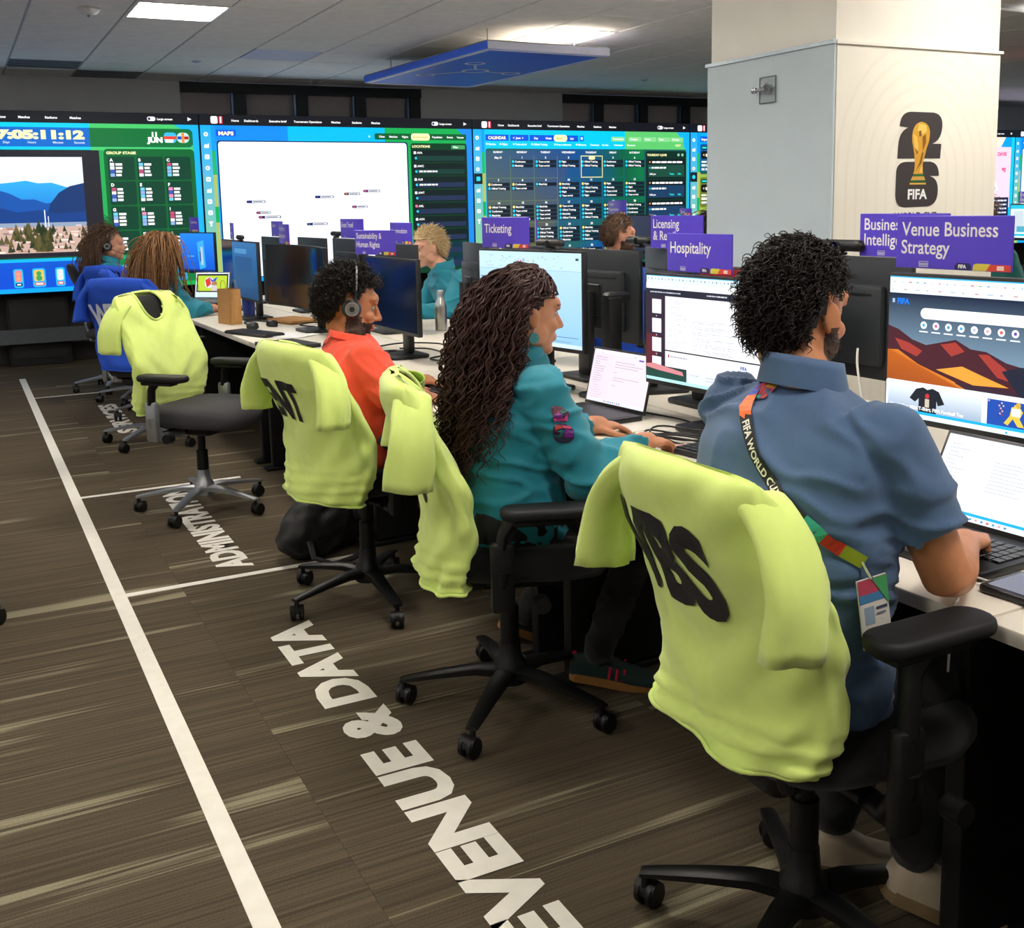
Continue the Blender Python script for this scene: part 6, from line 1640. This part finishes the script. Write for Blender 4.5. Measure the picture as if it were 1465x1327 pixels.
# rugged phone at the right picture edge with a white cable
t = thing('tablet', 'black rugged tablet with dark blue screen at the right desk edge', 'tablet', (1.69, 1.20, DZ), radians(4))
m = MB(); m.rbox((0, 0, .008), (.13, .20, .015), .005, rc=.012); m.build('case', LAPB, t)
m = MB(); m.box((0, 0, .0160), (.105, .175, .0006)); m.build('screen', mat('tablet_glass', '#1c2a5c', .1), t, smooth=0)
def cable(lb, pts, r, m_, name='cable', n=8):
    P = []; pts = [V(p) for p in pts]
    for i in range(len(pts)-1):
        p0 = pts[max(i-1, 0)]; p1 = pts[i]; p2 = pts[i+1]; p3 = pts[min(i+2, len(pts)-1)]
        for k in range(6):
            t = k/6; P.append(.5*((2*p1)+(p2-p0)*t+(2*p0-5*p1+4*p2-p3)*t*t+(3*p1-p0-3*p2+p3)*t**3))
    P.append(pts[-1]); m = MB(); m.tube(P, r, n); return tag(m.build(name, m_, smooth=180), lb, 'cable')
WC = mat('white_cable', '#d8d6d0', .5); BC = mat('black_cable', '#131416', .5)
cable('white charging cable looping from the tablet over the desk edge', [(1.655, 1.298, .742), (1.63, 1.33, .75), (1.585, 1.325, .755), (1.545, 1.275, .738), (1.512, 1.255, .74), (1.50, 1.25, .70), (1.497, 1.25, .62)], .0022, WC)
zc = .7345
cable('black cable crossing the desk behind the pale pink laptop', [(2.02, 3.2, zc), (2.08, 3.0, zc), (2.1, 2.8, zc), (2.0, 2.55, zc), (2.0, 2.38, zc)], .003, BC)
cable('black cable looping beside the steel bottle', [(1.95, 5.3, zc), (2.10, 5.35, zc), (2.25, 5.2, zc), (2.2, 4.95, zc), (2.28, 4.75, zc), (2.2, 4.6, zc), (1.95, 4.55, zc)], .004, BC)
cable('second black cable loop near the grey monitor back', [(2.0, 5.15, zc), (2.12, 5.05, zc), (2.1, 4.8, zc), (1.98, 4.7, zc), (2.05, 4.5, zc), (2.25, 4.42, zc)], .004, BC)
cable('thin black cables under the dark monitor behind the man in orange', [(1.88, 4.75, zc), (1.78, 4.85, zc), (1.82, 5.05, zc), (1.95, 5.1, zc), (1.98, 4.95, zc), (1.86, 4.95, .75), (1.80, 4.75, zc)], .003, BC)
cable('tangled black cable near the envelope on the far desk', [(1.8, 6.3, zc), (1.95, 6.4, zc), (1.9, 6.6, zc), (2.02, 6.7, zc), (2.05, 6.5, zc), (1.98, 6.3, zc), (2.1, 6.1, zc)], .004, BC)
t = thing('coiled_cables', 'heap of coiled black cables by the cream notebook', 'cable', (1.93, 2.62, DZ))
for k in range(4):
    m = MB(); m.tube([(.05*cos(a+k)*(1+.2*k), .09*sin(a)*(1+.1*k), .006+.005*k+.004*sin(a*3+k)) for a in [2*pi*q/24 for q in range(25)]], .0032, 6, cap=False); m.build('coil', BC, t, smooth=180)
t = thing('pink_lanyard', 'pale pink beaded lanyard lying by the notebook', 'lanyard', (1.83, 2.60, DZ), .4)
for k in range(3):
    m = MB(); m.tube([(.03*sin(a*2+k), -.09+.18*q/30, .006+.004*cos(a*3+k)) for q, a in [(q, 6.28*q/30) for q in range(31)]], .005, 6); m.build('strand', mat('pink_cord', '#d9a9a2', .7), t, smooth=180)
t = thing('usb_hub', 'small grey hub on the desk between laptop and dune monitor', 'hub', (2.05, 1.80, DZ), .3)
m = MB(); m.rbox((0, 0, .008), (.035, .11, .014), .004); m.build('body', mat('grey_hub', '#6f7378', .4, .4), t); m = MB(); m.box((-.0178, .02, .008), (.001, .014, .005)); m.build('port', KEYM, t, smooth=0)
cable('white cable hanging beside the dune monitor', [(2.30, 2.28, 1.02), (2.24, 2.22, .98), (2.2, 2.16, .90), (2.18, 2.12, .80), (2.16, 2.1, zc)], .0035, WC)
# backpack on the floor
def backpack(lb, x, y, rz, s=1.0, seed=1):
    t = thing('backpack', lb, 'backpack', (x, y, 0), rz)
    B = mat('black_nylon', '#0e0f11', .6, var=.2, bump=.2, bscale=150)
    m = MB(); m.ell((0, 0, .13*s), (.17*s, .13*s, .15*s), 24, 14); m.ell((.10*s, .02, .09*s), (.12*s, .12*s, .10*s), 20, 12); m.ell((-.10*s, 0, .10*s), (.11*s, .11*s, .11*s), 20, 12)
    def dsp(co, n):
        return .018*noise.noise(co*9+V((seed, 0, 0)))+.012*noise.noise(co*22+V((0, seed, 0)))
    me = remesh(m, .012, 3, dsp)
    for v in me.vertices: v.co.z = max(v.co.z, .002)
    build_me(me, 'bag_body', B, t)
    m = MB(); m.tube([(-.14*s, -.10*s, .10*s), (-.17*s, -.16*s, .05), (-.10*s, -.20*s, .012), (.02, -.19*s, .008), (.10*s, -.16*s, .01)], .013, 8, flat=.35); m.build('strap', B, t)
    m = MB(); m.tube([(-.03, -.02, .27*s), (-.02, -.02, .32*s), (.03, -.02, .32*s), (.05, -.02, .26*s)], .010, 8, flat=.4); m.build('handle', B, t)
    return t
backpack('slumped black backpack on the floor beside the chair of the man in orange', 1.29, 4.33, .4, 1.0, 1)
b2 = backpack('black bag on the floor at the lower right picture corner', 1.87, 1.12, 1.0, .9, 5)
m = MB(); m.tube([(-.05, -.12, .16), (.0, -.15, .10), (.06, -.15, .04)], .008, 8, flat=.4); m.build('orange_strap', mat('orange_webbing', '#c8541c', .7), b2)
t = thing('yellow_pouch', 'yellow pouch on the cable tray under the far desk', 'pouch', (1.98, 6.55, .626), .1)
m = MB(); m.rbox((0, 0, .025), (.10, .26, .05), .02); m.build('body', mat('yellow_cloth', '#d8a81c', .8), t); m = MB(); m.box((-.0505, 0, .03), (.001, .2, .004)); m.build('zip', KEYM, t, smooth=0)

# ================================================================ WORN PRINTS
# lanyard across the polo back, snapped to the cloth
def ribbon(lb, P, path, width, art, W, H):
    pts = []
    for i in range(len(path)-1):
        for k in range(6): pts.append(lerp(path[i], path[i+1], k/6))
    pts.append(V(path[-1]))
    sn = []
    for p in pts:
        loc, n, i, d = P['bvh'].find_nearest(p); sn.append((loc, n))
    # smooth
    for _ in range(6):
        q = [sn[0]]+[((sn[i-1][0]+sn[i][0]*2+sn[i+1][0])/4, (sn[i-1][1]+sn[i][1]*2+sn[i+1][1]).normalized()) for i in range(1, len(sn)-1)]+[sn[-1]]; sn = q
    acc = [0]
    for a, b in zip(sn, sn[1:]): acc.append(acc[-1]+(b[0]-a[0]).length)
    L = acc[-1]
    def fn(q):
        s_ = min(max(q[0], 0), L*.9999); i = max(k for k in range(len(acc)) if acc[k] <= s_); i = min(i, len(sn)-2)
        t = (s_-acc[i])/(acc[i+1]-acc[i]+1e-9)
        p = sn[i][0].lerp(sn[i+1][0], t); n = sn[i][1].lerp(sn[i+1][1], t).normalized(); d = (sn[i+1][0]-sn[i][0]).normalized(); sd = n.cross(d)
        p = p+sd*(q[1]+width/2)+n*.005
        lc, nn, _i, _d = P['bvh'].find_nearest(p)
        if (p-lc).dot(nn) < .004: p = lc+nn*.004
        return p+n*q[2]
    return fn, L
path = [(1.40, 1.60, 1.135), (1.335, 1.585, 1.135), (1.29, 1.56, 1.10), (1.265, 1.52, 1.05), (1.25, 1.47, 1.005), (1.245, 1.42, .965), (1.25, 1.36, .915), (1.28, 1.31, .875), (1.32, 1.285, .847)]
fn, L = ribbon('', P1, path, .022, None, 0, 0)
t = thing('lanyard', 'printed event lanyard slung across the back of the blue polo', 'lanyard', (1.3, 1.45, .9), 0, None, absolute=True)
A = Art(1000, 50)
cuts = [(0, 120, '#3a2f86'), (120, 190, '#3a4fc0'), (190, 300, '#f06a20'), (300, 770, '#131316'), (770, 850, '#2fa58c'), (850, 920, '#c02a1c'), (920, 1000, '#8a9a1c')]
for a, b, c_ in cuts:
    n_ = max(2, int((b-a)/22))
    for k in range(n_): A.rect(a+(b-a)*k/n_, 0, (b-a)/n_, 50, c_, step=False)
A.lay += 1
A.poly([(300, 0), (322, 0), (306, 25), (325, 30), (300, 50)], '#f06a20')
A.lay += 1
A.textw('FIFA WORLD CUP 2026', 335, 40, 28, 420, '#f2f0e4', .03)
A.build('strap', None, L, .024, PRINT, t, gap=.0003, fn=fn)
m = MB(); e = fn((L*.995, -.012, 0)); m.tube([e, e+V((-.002, -.012, -.012)), e+V((-.003, -.024, -.022))], .003, 8); m.build('clip', CHROME, t)
A = Art(86, 140, '#d8d4cc'); A.rect(0, 0, 86, 40, '#b83a58'); A.rect(0, 30, 86, 18, '#3a78a8'); A.rect(10, 56, 30, 36, '#8aa0b4'); A.rect(46, 60, 34, 6, '#38415a'); A.rect(46, 72, 28, 4, '#6a7288'); A.rect(0, 104, 86, 36, '#2c4a78'); A.poly([(40, 0), (86, 0), (86, 60)], '#3a9a58')
bz0 = e+V((-.004, -.034, -.022))
Mb = frame(bz0+V((-.030, .012, 0)), V((.95, .10, .0)), V((-.12, .06, 1)))
m = MB(); m.box((.036, -.06, -.0015), (.074, .122, .002), M=Mb); m.build('badge', WHITEP, t, smooth=0)
A.build('badge_print', Mb, .072, .12, PRINT, t, gap=.0002)
# patch of coloured bars under the collar
A = Art(60, 50)
rc = ['#c23a5a', '#1f8f8a', '#2a4ab8', '#3a1a5a', '#d8a03a', '#b82a3a', '#45b8c8', '#6a2a8a', '#d84a9a']
for i in range(3):
    for j in range(4): A.rect(i*20, j*12.5, 19, 11.5, rc[(i*4+j*5) % 9], step=False)
decal(A, 'collar_print', frame((1.325, 1.575, 1.125), V((.25, -1, .0)), V((.5, 0, 1))), .06, .05, P1, P1['root'], off=.004)
# emblem on the teal sleeve
def emblem26(cols):
    A = Art(60, 100)
    cs = cols
    A.rrect(5, 0, 50, 46, 14, cs[0]); A.rrect(3, 50, 54, 50, 18, cs[1])
    for k, (x, y, w, h) in enumerate(((8, 4, 16, 10), (26, 2, 22, 12), (10, 18, 20, 14), (34, 18, 16, 14), (8, 34, 40, 10), (8, 54, 18, 14), (28, 54, 24, 12), (6, 70, 22, 14), (32, 70, 22, 14), (12, 86, 34, 10))): A.rect(x, y, w, h, cs[2+k % (len(cs)-2)])
    return subdiv_poly_art(A)
S_, E_ = P2['Rs'], V((1.47, 2.43, .72))
mid = lerp(S_, E_, .36)+V((-.025, -.075, 0))
decal(emblem26(['#5a1a3a', '#3a1440', '#c23a6a', '#1d5a5a', '#7a1f8a', '#20304a', '#d84a9a', '#a83232']), 'sleeve_emblem', frame(mid+V((-.027, .014, .055)), V((.888, -.46, 0)), V((-.12, -.1, 1))), .06, .105, P2, P2['root'], off=.004)
A = Art(100, 100)
for a in ((30, 0, 5, 40), (60, 0, 5, 40), (30, 0, 35, 5), (10, 45, 5, 50), (85, 45, 5, 50), (10, 95, 80, 5), (10, 42, 80, 5)): A.rect(*a, '#0b4c4c')
A.textw('FIFA', 25, 82, 20, 50, '#083c40', .03)
decal(subdiv_poly_art(A), 'back_print', frame((1.225, 2.72, .90), V((.1, -1, 0)), (0, 0, 1)), .16, .17, P2, P2['root'], off=.004)
A = Art(60, 50); A.rect(0, 0, 60, 50, '#7a1418'); A.rect(20, 10, 20, 30, '#3a2a60')
t = thing('lanyard', 'blue lanyard strap over the orange shirt collar', 'lanyard', (1.2, 3.8, 1.0), 0, None, absolute=True)
fn3, L3 = ribbon('', P3, [(1.27, 3.89, 1.03), (1.20, 3.87, 1.0), (1.17, 3.86, .97), (1.22, 3.93, .93)], .018, None, 0, 0)
A = Art(100, 10)
for k in range(12): A.rect(k*100/12, 0, 100/12, 10, '#2a49c8', step=False)
A.build('strap', None, L3, .018, PRINT, t, gap=.0003, fn=fn3)
# earring of the teal jacket woman
t = thing('earring', 'round turquoise earring of the teal jacket woman', 'earring', P2['HM'] @ V((-.004, -.083, -.05)), 0, None, absolute=True)
m = MB(); m.lathe([(.002, -.003), (.015, -.003), (.015, .003), (.002, .003)], 20, M=P2['HM'] @ T(-.004, -.084, -.062) @ Matrix.Rotation(pi/2, 4, 'X')); m.build('disc', mat('turquoise_glaze', '#3f8a90', .3, var=.4, vscale=200), t)
m = MB(); m.tube([P2['HM'] @ V((-.004, -.083, -.036)), P2['HM'] @ V((-.004, -.084, -.048))], .001, 6); m.build('hook', CHROME, t)

# ================================================================ SECOND BENCH BEHIND THE PILLAR
t = thing('desk', 'white desk of the half hidden man beyond the pillar', 'desk', (4.32, 6.5, 0))
m = MB(); m.rbox((.35, 0, .715), (.70, 3.4, .03), .004); m.build('desk_top', TOP, t)
for w in (-1.55, 0, 1.55):
    m = MB(); m.rbox((.35, w, .35), (.5, .05, .698), .005, seg=1); m.build('leg_panel', LEG, t)
monitor('dark navy screen behind the half hidden man', 4.80, 7.25, 1.215, radians(-4), .68, .27, (lambda A: (A.rect(0, 0, 100, 50, ('#101c3c', '#0c1830')), A)[-1])(Art(100, 50)))
monitor('pale bright monitor just left of the pillar', 4.80, 6.35, 1.20, radians(-4), .62, .28, (lambda A: (A.rect(0, 0, 100, 50, '#d8f2fb'), A.rect(8, 38, 60, .6, '#48c8c8'), A)[-1])(Art(100, 50)))
sign(['Guest', 'Operations'], 'dim purple card reading Guest Operations', 4.805, 7.42, 1.365, radians(-4), .30, .11, .030, .02, .04)
sign(['Event'], 'small dark card beside the Guest Operations card', 4.805, 6.50, 1.355, radians(-4), .16, .05, .022, .02, .035)
t = thing('desk', 'white desk right of the pillar behind the plum shirt chair', 'desk', (5.62, 4.2, 0))
m = MB(); m.rbox((.35, 0, .715), (.70, 1.6, .03), .004); m.build('desk_top', TOP, t)
for w in (-.7, .7):
    m = MB(); m.rbox((.35, w, .35), (.5, .05, .698), .005, seg=1); m.build('leg_panel', LEG, t)
monitor('monitor with a video call at the right picture edge', 5.80, 4.28, 1.29, radians(-10), .56, .20, art_video())
sign(['Events &', 'Entertainment'], 'purple card reading Events & Entertainment', 5.81, 4.33, 1.402, radians(-10), .34, .07, .028, .015, .030, .030)
# exit sign far right
t = thing('exit_sign', 'red and green ceiling sign at the right picture edge', 'sign', (9.62, 7.1, 2.25), radians(-25))
m = MB(); m.rbox((0, 0, .12), (.04, .34, .20), .006, seg=1); m.build('box', WHITEP, t)
m = MB(); m.box((-.0205, 0, .12), (.002, .30, .16)); m.build('face', emis('exit_red', '#ff2a2a', 2.0), t, smooth=0)
m = MB(); m.cyl((0, 0, .22), (0, 0, ZC-2.25), .012, n=8); m.build('hanger', WHITEP, t)
